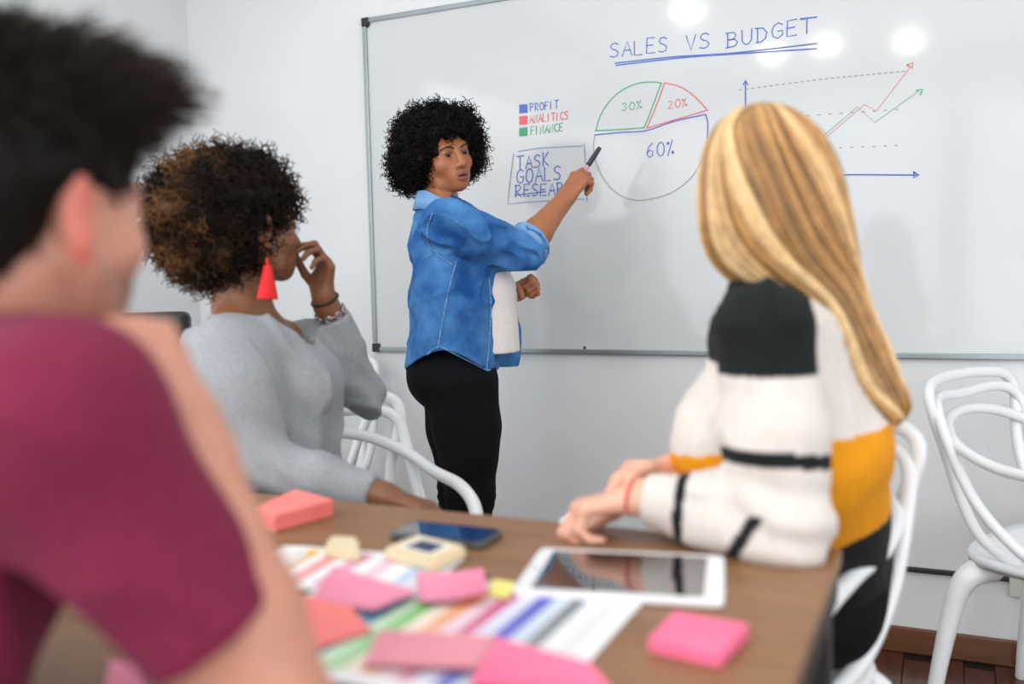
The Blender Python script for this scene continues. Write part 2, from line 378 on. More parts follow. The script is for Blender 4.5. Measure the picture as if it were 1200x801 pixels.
def ribbon(strokes, width, name, ink, smooth=False):
    """pixel polylines of the drawing laid as ink strokes on the board plane"""
    Vs, Qs, n = [], [], 0
    for k, st in enumerate(strokes):
        P = np.array([PY(x, y, BY+.0012-.00008*(k % 5)) for x, y in st])[:, [0, 2]]
        if len(P) > 2 and smooth: P = spline(P, len(P)*5)
        T = np.gradient(P, axis=0); T /= np.linalg.norm(T, axis=1, keepdims=True)+1e-9
        Nn = np.stack([-T[:, 1], T[:, 0]], 1)*width/2
        P[0] -= T[0]*width*.4; P[-1] += T[-1]*width*.4
        A = P+Nn; B = P-Nn; y = BY+.0012-.00008*(k % 5)
        V = np.concatenate([np.stack([A[:, 0], np.full(len(A), y), A[:, 1]], 1), np.stack([B[:, 0], np.full(len(A), y), B[:, 1]], 1)])
        m = len(A); i = np.arange(m-1); Q = np.stack([i, i+1, m+i+1, m+i], 1)[:, ::-1]; Vs.append(V); Qs.append(Q+n); n += len(V)
    return mk(name, np.concatenate(Vs), np.concatenate(Qs), INK[ink], wb, smooth=False)
def arc(cx, cy, rx, ry, a0, a1, n=10): return [(cx+rx*math.cos(math.radians(a0+(a1-a0)*i/n)), cy+ry*math.sin(math.radians(a0+(a1-a0)*i/n))) for i in range(n+1)]
G = {'A': [[(0, 0), (.45, 1), (.9, 0)], [(.18, .38), (.74, .38)]], 'L': [[(0, 1), (0, 0), (.7, 0)]], 'E': [[(.75, 1), (.05, 1), (0, 0), (.75, 0)], [(0, .52), (.6, .52)]],
     'S': [[(.75, .88), (.5, 1), (.2, .96), (.04, .76), (.2, .58), (.55, .48), (.76, .3), (.66, .08), (.35, 0), (0, .08)]], 'V': [[(0, 1), (.4, 0), (.8, 1)]],
     'B': [[(.05, 1), (.05, 0)], [(-.1, 1), (.5, .98), (.68, .78), (.5, .55), (.08, .52), (.6, .5), (.8, .26), (.6, .04), (-.1, 0)]],
     'U': [[(0, 1), (.02, .25), (.25, 0), (.55, .05), (.72, .3), (.74, 1)]], 'D': [[(.05, 1), (.05, 0)], [(-.12, 1), (.45, .95), (.75, .6), (.65, .2), (.3, 0), (-.05, 0)]],
     'G': [[(.8, .85), (.5, 1), (.15, .85), (0, .5), (.12, .15), (.45, 0), (.8, .18), (.82, .46), (.45, .46)]], 'T': [[(-.05, 1), (.85, 1)], [(.4, 1), (.38, 0)]],
     'P': [[(.05, 1), (.05, 0)], [(-.05, .97), (.5, 1), (.72, .76), (.5, .5), (.06, .46)]], 'R': [[(.05, 1), (.05, 0)], [(-.05, .97), (.5, 1), (.72, .76), (.5, .52), (.06, .5), (.75, 0)]],
     'O': [arc(.42, .5, .42, .5, 90, 450, 12)], 'F': [[(.72, 1), (.05, 1), (.02, 0)], [(.03, .52), (.58, .54)]], 'I': [[(.2, 1), (.2, 0)]],
     'N': [[(0, 0), (.02, 1), (.7, 0), (.72, 1)]], 'C': [arc(.5, .5, .48, .5, 45, 315, 10)], 'K': [[(.04, 1), (.04, 0)], [(.7, 1), (.06, .45), (.75, 0)]], 'H': [[(0, 1), (0, 0)], [(.7, 1), (.7, 0)], [(0, .5), (.7, .5)]],
     '3': [[(.05, .9), (.4, 1), (.68, .78), (.3, .55), (.7, .3), (.4, 0), (0, .1)]], '0': [arc(.4, .5, .4, .5, 90, 450, 12)], '2': [[(.02, .8), (.3, 1), (.62, .82), (.5, .5), (.02, 0), (.72, .02)]],
     '6': [[(.6, 1), (.2, .75), (.02, .3), (.25, 0), (.6, .1), (.65, .4), (.35, .52), (.06, .35)]], '%': [[(.05, -.05), (.55, 1.05)], arc(.08, .86, .09, .1, 0, 360, 6), arc(.6, .16, .09, .1, 0, 360, 6)], ' ': []}
def text(s, p0, p1, h, ls=.82):
    """hand lettering along the pixel base line p0-p1, letter height h"""
    p0 = np.array(p0, float); d = (np.array(p1, float)-p0)/len(s); out = []
    for i, ch in enumerate(s):
        jit = random.uniform(-.05, .05)
        for st in G[ch]: out.append([tuple(p0+d*(i+ls*x*1.08)+np.array([0, -h])*(y*(1+jit)+jit*.5)) for x, y in st])
    return out
# title
for tx in (text('SALES', (715, 67), (786, 60), 17), text('VS', (804, 59), (836, 55), 18), text('BUDGET', (852, 56), (957, 37), 17.5)): ribbon(tx, .0036, 'title_lettering', 'blue')
ribbon([[(938, 22), (957, 20)], [(721, 74), (790, 66.5), (860, 62), (957, 51)], [(722, 76.5), (800, 67.5), (880, 62), (957, 57)]], .0042, 'title_underline', 'blue', True)
# legend
ribbon(text('PROFIT', (621, 130), (656, 126.5), 9), .0034, 'legend_lettering', 'blue')
ribbon(text('ANALITICS', (621, 144), (667, 139.5), 9), .0034, 'legend_lettering', 'red')
ribbon(text('FINANCE', (622, 158), (661, 153), 9), .0034, 'legend_lettering', 'green')
for nm, yy in (('blue', 127), ('red', 140.5), ('green', 154)):
    ribbon([[(609, yy-3.5+i*1.7), (617.5, yy-4.2+i*1.7)] for i in range(6)], .0052, 'legend_swatch', nm)
# task box
ribbon(text('TASK', (606, 199), (646, 193.5), 15)+text('GOALS', (605.5, 215.5), (660, 210), 15.5)+text('RESEARCH', (604, 230.5), (682, 226), 14), .0042, 'task_lettering', 'blue')
ribbon([[(603, 228.5), (640, 224.5)]], .0036, 'task_strike', 'blue')
ribbon([[(607, 177.5), (632, 173.5), (660, 172), (682, 171)], [(684.5, 168), (687, 200), (688, 236)], [(602, 180), (598, 210), (595, 239), (620, 236.5), (684, 233)]], .0036, 'task_box_outline', 'pale', False)
# pie chart
pc = (762.5, 165.5)
ribbon([arc(762, 165, 64.5, 69, 190, 282, 14), [(697.5, 153), (730, 151.5), (755, 149.5)], [(774.5, 98), (765, 124), (755, 149.5)]], .0036, 'pie_slice_outline', 'green', True)
ribbon([[(779, 97), (798, 102), (815, 114), (829, 129)], [(829, 129), (795, 139), (758, 150)], [(779, 97), (769, 124), (758, 150)]], .0036, 'pie_slice_outline', 'red', True)
ribbon([[(697, 158), (728, 155), (757, 153), (790, 142), (827, 134)], [(827, 134), (829.5, 145), (829, 160)]], .0040, 'pie_slice_outline', 'blue', True)
ribbon([[(697, 158), (695.5, 172), (699, 192), (709, 212), (724, 227), (745, 234.5), (768, 232), (790, 224), (809, 209), (821, 191), (828, 170), (829, 158)]], .0028, 'pie_slice_outline', 'grey', True)
ribbon(text('30%', (729, 130), (755, 126.5), 8.5), .0028, 'percent_lettering', 'green'); ribbon(text('20%', (783, 128), (808, 123.5), 9), .0028, 'percent_lettering', 'red')
ribbon(text('60%', (758, 184.5), (794, 180), 16.5), .0034, 'percent_lettering', 'blue')
# line chart
def dashes(a, b, n, duty=.45): a = np.array(a, float); b = np.array(b, float); return [[tuple(a+(b-a)*i/n), tuple(a+(b-a)*(i+duty)/n)] for i in range(n)]
ribbon(dashes((866, 105.5), (960, 93), 13)+dashes((960, 93), (1064, 83), 15)+dashes((880, 140), (1062, 127.5), 14, .25)+dashes((880, 177), (1062, 170), 14, .2), .0028, 'chart_grid_line', 'grey')['kind'] = 'stuff'
ribbon([[(873.5, 96), (874, 204)], [(871, 99), (873.5, 94), (876, 99)], [(874, 209), (930, 206.5), (1000, 204.5), (1074, 205)], [(1071, 201.5), (1077, 205), (1071, 208.5), (1071, 201.5)]], .0042, 'chart_axis', 'blue')
ribbon([[(885, 198), (962, 166), (1013, 122.5)], [(1013, 122.5), (1027, 130), (1068, 77)]], .0026, 'chart_line', 'fade_red')
ribbon([[(1063, 76), (1070, 73), (1069, 80), (1063, 76)]], .0034, 'chart_arrow', 'red')
ribbon([[(885, 200), (958, 165), (1005, 125), (1025, 143.5), (1076, 107)]], .0026, 'chart_line', 'fade_green')
ribbon([[(1074, 106), (1081, 104.5), (1078.5, 111)]], .0042, 'chart_arrow', 'green')

# ------------------------------------------------------------------ table
TX0, TX1, TY0, TY1, TZ = -2.1, -.118, .555, 1.258, .76
tb = empty('meeting_table', ((TX0+TX1)/2, (TY0+TY1)/2, 0), 0, 'brown wooden plank meeting table on a black steel frame', 'table')
ys = [TY1, 1.062, .862, .70, TY0]
for i in range(4): box('plank', (TX0, ys[i+1]+.0015, TZ-.022), (TX1, ys[i]-.0015, TZ-random.uniform(0, .0006)), M_wood, tb, .0025)
for y0 in (TY0+.004, TY1-.034): box('frame_rail', (TX0+.004, y0, TZ-.062), (TX1-.004, y0+.03, TZ-.022), M_steel, tb, .003)
for x0 in (TX0+.002, TX1-.034): box('frame_rail', (x0, TY0+.03, TZ-.062), (x0+.032, TY1-.03, TZ-.022), M_steel, tb, .003)
for x0 in (TX0+.01, TX1-.06):
    for y0 in (TY0+.01, TY1-.06): box('leg', (x0, y0, 0), (x0+.05, y0+.05, TZ-.06), M_steel, tb, .004)

# ------------------------------------------------------------------ moulded chairs
def make_chair():
    root = empty('plastic_chair', (0, 0, 0))
    n, m = 40, 9; th = np.linspace(0, 2*np.pi, n, endpoint=False)
    def se(a, b, p=.62):
        c, s = np.cos(th), np.sin(th); return a*np.sign(c)*np.abs(c)**p, b*np.sign(s)*np.abs(s)**p
    Vt = []
    for j in range(m):
        q = (j+.0)/(m-1); x, y = se(.235*q, .225*q); z = .462-.030*(1-q**2)-.012*(y/.225)*(-1)*0+np.where(y > .12, -.25*(y-.12)**1.0*.35, 0)*q
        Vt.append(np.stack([x, y+.01, z], 1))
    top = np.concatenate(Vt); rim = Vt[-1]
    e1 = rim*np.array([1.035, 1.035, 1])+np.array([0, 0, -.008]); e2 = rim*np.array([1.02, 1.02, 1])+np.array([0, 0, -.026])
    bot = [Vt[j]*np.array([1, 1, 1])-np.array([0, 0, .020]) for j in range(m-1, -1, -1)]
    rows = Vt+[e1, e2]+bot; V = np.concatenate(rows); Q = []
    for j in range(len(rows)-1):
        for i in range(n): Q.append((j*n+i, j*n+(i+1) % n, (j+1)*n+(i+1) % n, (j+1)*n+i))
    mk('seat', V, np.array(Q), M_whitep, root)
    for sx in (-1, 1):
        for sy in (-1, 1):
            P = [(sx*.15, sy*.14, .418), (sx*.195, sy*.175+.005, .412), (sx*.222, sy*.2+.005, .36), (sx*.245, sy*.222, .2), (sx*.268, sy*.245, .004)]
            V, Q = tube(P, [.026, .030, .0235, .0185, .015], 22, 12); mk('leg', V, Q, M_whitep, root)
    def hoop(half, r):
        P = np.array([(-x, y, z) for x, y, z in half]+[(x, y, z) for x, y, z in half[::-1][(1 if half[-1][0] == 0 else 0):]])
        V, Q = tube(P, r, 90, 12); mk('back_hoop', V, Q, M_whitep, root)
    # arm hoop, tall hoop with a waist, round hoop
    hoop([(.215, .175, .455), (.262, .165, .52), (.29, .12, .625), (.288, .03, .668), (.262, -.10, .682), (.222, -.2, .715), (.13, -.262, .752), (0, -.283, .765)], [.0150, .0138, .0126, .0126])
    hoop([(.205, -.07, .455), (.2, -.15, .50), (.185, -.205, .58), (.195, -.235, .68), (.228, -.255, .79), (.205, -.272, .838), (.11, -.295, .85), (0, -.302, .852)], [.0150, .0138, .0126, .0126])
    hoop([(.232, .02, .455), (.25, -.06, .51), (.245, -.15, .60), (.232, -.215, .72), (.215, -.248, .79), (.15, -.275, .812), (0, -.29, .806)], [.0150, .0138, .0126, .0126])
    return root
chair = make_chair()
def place(o, x, y, face, label, s=1):
    o.location = (x, y, 0); o.rotation_euler = (0, 0, math.atan2(face[1], face[0])-math.pi/2); o.scale = (s, s, s)
    return tag(o, label, 'chair', 'white moulded plastic chairs')
spots = [(.305, 2.47, (.90, -.43), 'empty white plastic chair with looped back by the cover plate on the wall'),
         (-.36, 1.59, (-.47, -.883), 'white looped plastic chair the long-haired blond person sits on'),
         (-1.175, 1.585, (.72, -.69), 'white looped plastic chair under the person in grey sweater'),
         (-2.0, 2.50, (.25, -.97), 'white looped plastic chair against the wall below the board corner'),
         (-.86, .17, (.30, .95), 'white looped plastic chair under the person in maroon t-shirt')]
for i, (x, y, fc, lb) in enumerate(spots): place(chair if i == 0 else copy_tree(chair), x, y, fc, lb)

# black office chair behind the grey sweater
oc = empty('office_chair', tuple(PD(128, 384, 2.35)*np.array([1, 1, 0])), 0, 'black office chair with padded square backrest standing behind the table', 'chair')
ocb = base_of(oc); ztop = PD(160, 366, 2.35)[2]; fd = norm(np.array([.5, -.86, 0])); sd = np.array([fd[1], -fd[0], 0])
Mo = Matrix(((sd[0], fd[0], 0, 0), (sd[1], fd[1], 0, 0), (0, 0, 1, 0), (0, 0, 0, 1)))
M_ofab = mat('black_leatherette', (26, 29, 31), .42, rgb2=(33, 36, 38), scale=30, bump=.1)
bm_obj('backrest', box_bm((-.2, -.03, ztop-.5), (.2, .03, ztop), .018, 3, mtx=Mo), M_ofab, oc, True)
bm_obj('back_support', box_bm((-.03, -.05, .42), (.03, -.025, ztop-.2), .006, mtx=Mo), M_black, oc)
bm_obj('seat', box_bm((-.22, .0, .43), (.22, .44, .49), .022, 3, mtx=Mo), M_ofab, oc, True)
V, Q = tube(np.array([(0, 0, .06), (0, 0, .2), (0, 0, .43)])+ocb+fd*.2, [.028, .022, .022], 12, 12); mk('gas_lift', V, Q, M_steel, oc)
for k in range(5):
    a = k*2*math.pi/5+.3; c, s_ = math.cos(a), math.sin(a)
    V, Q = tube(np.array([(0, 0, .1), (.14*c, .14*s_, .09), (.28*c, .28*s_, .062)])+ocb+fd*.2, [.022, .018, .014], 10, 8); lg = mk('base_arm', V, Q, M_steel, oc)
    bm = bmesh.new(); bmesh.ops.create_cone(bm, cap_ends=True, segments=16, radius1=.027, radius2=.027, depth=.03)
    bmesh.ops.transform(bm, matrix=Matrix.Translation(Vector(fd*.2+np.array([.28*c, .28*s_, .0275])))@Matrix.Rotation(a, 4, 'Z')@Matrix.Rotation(math.pi/2, 4, 'X'), verts=bm.verts)
    bm_obj('caster', bm, M_black, oc)

# ------------------------------------------------------------------ things on the table
def slab(name, quad, z0, z1, m, parent=None, bev=.001, **kw):
    """block with a four-cornered outline (world xy corners, counter-clockwise or not)"""
    q = np.array([[p[0], p[1]] for p in quad]); c = q.mean(0); a = (q[1]-q[0])[0]*(q[2]-q[1])[1]-(q[1]-q[0])[1]*(q[2]-q[1])[0]
    if a < 0: q = q[::-1]
    pb = base_of(parent) if parent is not None else np.zeros(3)
    bm = bmesh.new(); vs = [bm.verts.new((x-pb[0], y-pb[1], z0-pb[2])) for x, y in q]; f = bm.faces.new(vs); f.normal_flip()
    r = bmesh.ops.extrude_face_region(bm, geom=[f]); bmesh.ops.translate(bm, verts=[v for v in r['geom'] if isinstance(v, bmesh.types.BMVert)], vec=(0, 0, z1-z0))
    bmesh.ops.recalc_face_normals(bm, faces=bm.faces)
    if bev: bmesh.ops.bevel(bm, geom=bm.edges[:], offset=bev, segments=2, affect='EDGES')
    o = bm_obj(name, bm, m, parent); return tag(o, **kw)
def rrect(cx, cy, w_, h_, ang):
    c, s = math.cos(ang), math.sin(ang); return [(cx+c*x-s*y, cy+s*x+c*y) for x, y in ((-w_/2, -h_/2), (w_/2, -h_/2), (w_/2, h_/2), (-w_/2, h_/2))]
def rounded_plate(name, quad, rad, z0, z1, m, parent):
    """plate with rounded plan corners"""
    q = np.array([[p[0], p[1]] for p in quad]); P = []
    for i in range(4):
        a, b, c = q[i-1], q[i], q[(i+1) % 4]; d1 = norm(a-b); d2 = norm(c-b)
        for t in np.linspace(0, 1, 7): P.append(b+d1*rad*(1-t)**2+d2*rad*t**2)
    P = np.array(P)-base_of(parent)[:2]; n = len(P); ct = P.mean(0); e = .0016
    rows = [(P, z0+e), (P, z1-e), ((P-ct)*(1-e/.08)+ct, z1)]; rows = [((P-ct)*(1-e/.08)+ct, z0)]+rows
    V = np.concatenate([np.column_stack([p, np.full(n, z-base_of(parent)[2])]) for p, z in rows])
    bm = bmesh.new(); vs = [bm.verts.new(v) for v in V]
    for j in range(3):
        for i in range(n): bm.faces.new((vs[j*n+i], vs[j*n+(i+1) % n], vs[(j+1)*n+(i+1) % n], vs[(j+1)*n+i]))
    bm.faces.new(vs[:n][::-1]); bm.faces.new(vs[3*n:]); bmesh.ops.recalc_face_normals(bm, faces=bm.faces)
    return bm_obj(name, bm, m, parent)
# tablet
c4 = [PZ(598, 692, TZ+.008), PZ(832, 705, TZ+.008), PZ(829, 630, TZ+.008), PZ(641, 612, TZ+.008)]
A, B_, C_, D_ = [np.array(p[:2]) for p in c4]; ux = norm(B_-A); wid = .236; vy = np.array([-ux[1], ux[0]]); dep = .172
A = A+0; tq = [A, A+ux*wid, A+ux*wid+vy*dep, A+vy*dep]
tab = empty('tablet', (*np.mean(tq, 0), TZ), 0, 'white tablet with dark glossy screen lying on the wooden table', 'tablet')
rounded_plate('case', tq, .012, TZ+.001, TZ+.0085, mat('tablet_white', (240, 241, 243), .25, rgb2=(236, 237, 239)), tab)
i1, i2 = .021, .0125
sq = [A+ux*i1+vy*i2, A+ux*(wid-i1)+vy*i2, A+ux*(wid-i1)+vy*(dep-i2), A+ux*i1+vy*(dep-i2)]
slab('screen', sq, TZ+.0082, TZ+.0089, mat('screen_glass', (30, 30, 36), .03, rgb2=(34, 34, 40), spec=.9, coat=1), tab, 0)
hb = A+ux*(i1*.5)+vy*dep/2; V, Q = tube(np.array([(hb[0]+.005*math.cos(t), hb[1]+.005*math.sin(t), TZ+.0086) for t in np.linspace(0, 6.283, 17)]), .0006, 32, 6, cap=False); mk('home_button', V, Q, M_alu, tab)
# phone
ph = [PZ(452, 627, TZ+.01), PZ(573, 640, TZ+.01), PZ(592, 621, TZ+.01), PZ(478, 606, TZ+.01)]
P0 = np.mean([p[:2] for p in ph], 0); ang = math.atan2(*(ph[1]-ph[0])[[1, 0]])
pq = rrect(P0[0], P0[1], .146, .072, ang)
pho = empty('smartphone', (*P0, TZ), 0, 'black smartphone with silver rim lying face up on the table', 'phone')
rounded_plate('body', pq, .011, TZ+.001, TZ+.0105, mat('phone_rim', (92, 100, 98), .35, .5, rgb2=(100, 108, 106)), pho)
rounded_plate('screen', rrect(P0[0], P0[1], .141, .067, ang), .009, TZ+.0101, TZ+.0113, mat('phone_glass', (18, 22, 34), .05, rgb2=(20, 25, 38), spec=.8, coat=1), pho)
# cream box with dark panel
bq = [PZ(447, 644, TZ+.016), PZ(510, 660, TZ+.016), PZ(548, 641, TZ+.016), PZ(490, 627, TZ+.016)]
bc = np.mean([p[:2] for p in bq], 0)
cb = empty('cream_box', (*bc, TZ), 0, 'small cream box with a dark square panel on top beside the phone', 'box')
M_cream = mat('cream_plastic', (236, 222, 188), .4, rgb2=(228, 212, 176), scale=20)
slab('body', bq, TZ+.001, TZ+.019, M_cream, cb, .005)
slab('panel', [bc+(np.array(p[:2])-bc)*.46 for p in bq], TZ+.0186, TZ+.0197, mat('panel_navy', (58, 58, 84), .2, rgb2=(66, 66, 92)), cb, 0)
slab('panel_border', [bc+(np.array(p[:2])-bc)*.62 for p in bq], TZ+.0184, TZ+.0192, mat('panel_white', (244, 240, 228), .4, rgb2=(240, 236, 222)), cb, 0)
# erasers
slab('eraser', [PZ(379, 646, TZ+.012), PZ(424, 652, TZ+.012), PZ(419, 631, TZ+.012), PZ(386, 630, TZ+.012)], TZ+.001, TZ+.016, M_cream, None, .004, label='small cream eraser block behind the colour chart', cat='eraser')
er = slab('eraser', [PZ(315, 652, TZ+.008), PZ(335, 662, TZ+.008), PZ(362, 648, TZ+.008), PZ(335, 640, TZ+.008)], TZ+.001, TZ+.012, mat('eraser_white', (236, 234, 230), .5, rgb2=(228, 226, 222)), None, .003, label='white eraser lying behind the bare forearm at the chart edge', cat='eraser')
# sticky notes and pads
PINK = mat('sticky_pink', (238, 136, 168), .6, rgb2=(244, 152, 182), scale=10); HOT = mat('sticky_hot_pink', (246, 106, 148), .6, rgb2=(248, 122, 160), scale=10)
CORAL = mat('sticky_coral', (242, 124, 122), .6, rgb2=(252, 138, 132), scale=10); ROSE = mat('sticky_rose', (226, 138, 154), .6, rgb2=(234, 154, 168), scale=10)
def pad(name, quad, n, th, m, label, cat, grp=None, z=TZ+.0008):
    """pad of individually offset sheets"""
    c = np.mean([p[:2] for p in quad], 0); r = empty(name, (*c, z), 0, label, cat, grp); sh = th/n
    for i in range(n):
        o = np.array([random.uniform(-.0012, .0012), random.uniform(-.0012, .0012)])
        slab('sheet', [np.array(p[:2])+o for p in quad], z+i*sh, z+(i+1)*sh-.0002, m, r, 0)
    return r
pr = pad('sticky_pad', [PZ(760, 750, TZ+.012), PZ(843, 768, TZ+.012), PZ(876, 734, TZ+.012), PZ(790, 719, TZ+.012)], 7, .014, HOT, 'hot pink sticky note pad lying alone near the table edge', 'sticky notes')
pad('sticky_pad', [PZ(296, 600, TZ+.02), PZ(322, 608, TZ+.02), PZ(390, 590, TZ+.02), PZ(345, 578, TZ+.02)], 6, .026, CORAL, 'thick coral pink note block at the far edge of the table', 'note block')
def sheet(name, quad, z, m, lift, label, grp, nu=10, nv=10, cat='sticky note'):
    """a thin curled sheet: corners in xy, lift(u,v) in metres above z"""
    q = [np.array(p[:2]) for p in quad]; V = []
    for j in range(nv+1):
        for i in range(nu+1):
            u, v = i/nu, j/nv; p = (q[0]*(1-u)+q[1]*u)*(1-v)+(q[3]*(1-u)+q[2]*u)*v; V.append((p[0], p[1], z+lift(u, v)))
    V = np.array(V); i, j = np.meshgrid(np.arange(nu), np.arange(nv)); a = (j*(nu+1)+i).ravel(); Q = np.stack([a, a+1, a+nu+2, a+nu+1], 1)
    V2 = V-np.array([0, 0, .0004]); n = len(V); bd = []
    for k in range(nu): bd += [(k, k+1, n+k+1, n+k), (nv*(nu+1)+k+1, nv*(nu+1)+k, n+nv*(nu+1)+k, n+nv*(nu+1)+k+1)]
    for k in range(nv): bd += [((k+1)*(nu+1), k*(nu+1), n+k*(nu+1), n+(k+1)*(nu+1)), (k*(nu+1)+nu, (k+1)*(nu+1)+nu, n+(k+1)*(nu+1)+nu, n+k*(nu+1)+nu)]
    o = mk(name, np.concatenate([V, V2]), np.concatenate([Q, Q[:, ::-1]+n, np.array(bd)]), m)
    return tag(o, label, cat, grp)
gp = 'loose sticky notes among the colour charts'
# colour charts: printed strips as coloured cells
def chart(name, x0, y0, x1, y1, z, strips, label, ang=0, lift=0):
    nv = 14; cx, cy = (x0+x1)/2, (y0+y1)/2
    tot = sum(s[0] for s in strips); V, Q, Cc = [], [], []; x = x1
    for w_, c_, fade in strips:
        dx = w_/tot*(x1-x0)
        for j in range(nv):
            ya = y1-(y1-y0)*j/nv; yb = y1-(y1-y0)*(j+1)/nv; n = len(V)
            V += [(x-dx, yb), (x, yb), (x, ya), (x-dx, ya)]; Q.append((n, n+1, n+2, n+3))
            k = np.array(lin(c_)); edge = j in (0, nv-1); k = k*(1-fade*j/nv)+np.array(lin((238, 240, 244)))*fade*j/nv
            Cc.append(np.array(lin((240, 241, 244))) if edge else k)
        x -= dx
    V = np.array(V); c, s = math.cos(ang), math.sin(ang); d = V-[cx, cy]; V = np.stack([cx+c*d[:, 0]-s*d[:, 1], cy+s*d[:, 0]+c*d[:, 1]], 1)
    fr = np.array([(x0, y0), (x1, y0), (x1, y1), (x0, y1)])-[cx, cy]; fr = np.stack([cx+c*fr[:, 0]-s*fr[:, 1], cy+s*fr[:, 0]+c*fr[:, 1]], 1)
    r = empty(name, (cx, cy, z), 0, label, 'colour chart')
    slab('paper', fr, z, z+.0006, mat('paper', (238, 241, 243), .6, rgb2=(236, 237, 240)), r, 0)
    mk('printed_strips', np.column_stack([V, np.full(len(V), z+.0008)]), np.array(Q), mat('chart_print', (200, 200, 200), .5, attr=True, rgb2=(.97, 1.03)), r, fcolor=np.array(Cc), smooth=False)
    return r
W = (240, 241, 244)
chart('colour_chart', -.665, .67, -.298, .968, TZ+.0010, [(.5, W, 0), (.5, (222, 224, 226), .3), (.5, (232, 234, 238), 0), (.45, (120, 126, 134), .25), (.5, (205, 218, 232), 0), (.5, (84, 90, 196), .2), (.55, (222, 222, 240), 0),
      (.45, (206, 70, 130), .4), (.5, (240, 214, 224), 0), (.5, (242, 156, 92), .5), (.5, (244, 232, 214), 0), (.5, (96, 196, 60), .5), (.5, (206, 238, 206), 0), (.55, (20, 150, 196), .3), (.5, (190, 222, 240), 0), (.6, (40, 84, 190), .2), (.5, (160, 190, 232), 0), (.6, (20, 60, 150), .1), (.4, W, 0)],
      'white colour chart sheet with rows of rainbow strips partly under the tablet')
chart('colour_chart', -.80, .865, -.545, 1.02, TZ+.0026, [(.8, (226, 228, 240), .2), (.4, (180, 206, 236), .2), (.6, W, 0), (.5, (240, 200, 220), .2), (.5, W, 0), (.5, (226, 150, 190), .3), (.4, W, 0), (.5, (240, 140, 140), .3), (.4, W, 0), (.5, (246, 190, 70), .1), (.8, W, 0)],
      'pale colour sample sheet with yellow and pink strips beside the cream eraser', ang=.12)
sheet('sticky_note', [PZ(364, 708, TZ), PZ(440, 728, TZ), PZ(492, 704, TZ), PZ(392, 668, TZ)], TZ+.0035, PINK, lambda u, v: .003+.006*u*u, 'wide pale pink note lying across both colour sheets', gp)
sheet('sticky_note', [PZ(492, 704, TZ+.01), PZ(572, 702, TZ+.01), PZ(566, 664, TZ+.01), PZ(488, 668, TZ+.01)], TZ+.003, PINK, lambda u, v: .003+.012*(u-.5)**2+.010*(1-v)*u, 'curled pink sticky note between the cream box and the tablet', gp)
sheet('sticky_note', [PZ(366, 768, TZ), PZ(438, 744, TZ), PZ(412, 722, TZ), PZ(350, 706, TZ)], TZ+.003, CORAL, lambda u, v: .002+.006*v*v, 'coral sticky note poking out beside the bare forearm', gp)
sheet('sticky_note', [PZ(425, 786, TZ), PZ(560, 796, TZ), PZ(586, 757, TZ), PZ(446, 744, TZ)], TZ+.004, ROSE, lambda u, v: .002+.004*u, 'dusty rose note lying across the blue end of the rainbow chart', gp)
sheet('sticky_note', [PZ(548, 815, TZ), PZ(720, 822, TZ), PZ(690, 790, TZ), PZ(585, 762, TZ)], TZ+.0085, HOT, lambda u, v: .001+.003*v, 'bright pink sheet at the lower end of the rainbow chart', gp)
sheet('sticky_note', [PZ(120, 815, TZ), PZ(175, 815, TZ), PZ(158, 783, TZ), PZ(130, 778, TZ)], TZ+.0015, PINK, lambda u, v: .001+.003*v, 'pink sticky note under the raised bent arm of person in maroon', gp)
sheet('sticky_note', [PZ(572, 702, TZ), PZ(596, 706, TZ), PZ(604, 686, TZ), PZ(578, 682, TZ)], TZ+.003, mat('sticky_yellow', (244, 232, 120), .6, rgb2=(248, 238, 140)), lambda u, v: .001, 'small yellow sticky note at the tablet corner', gp)

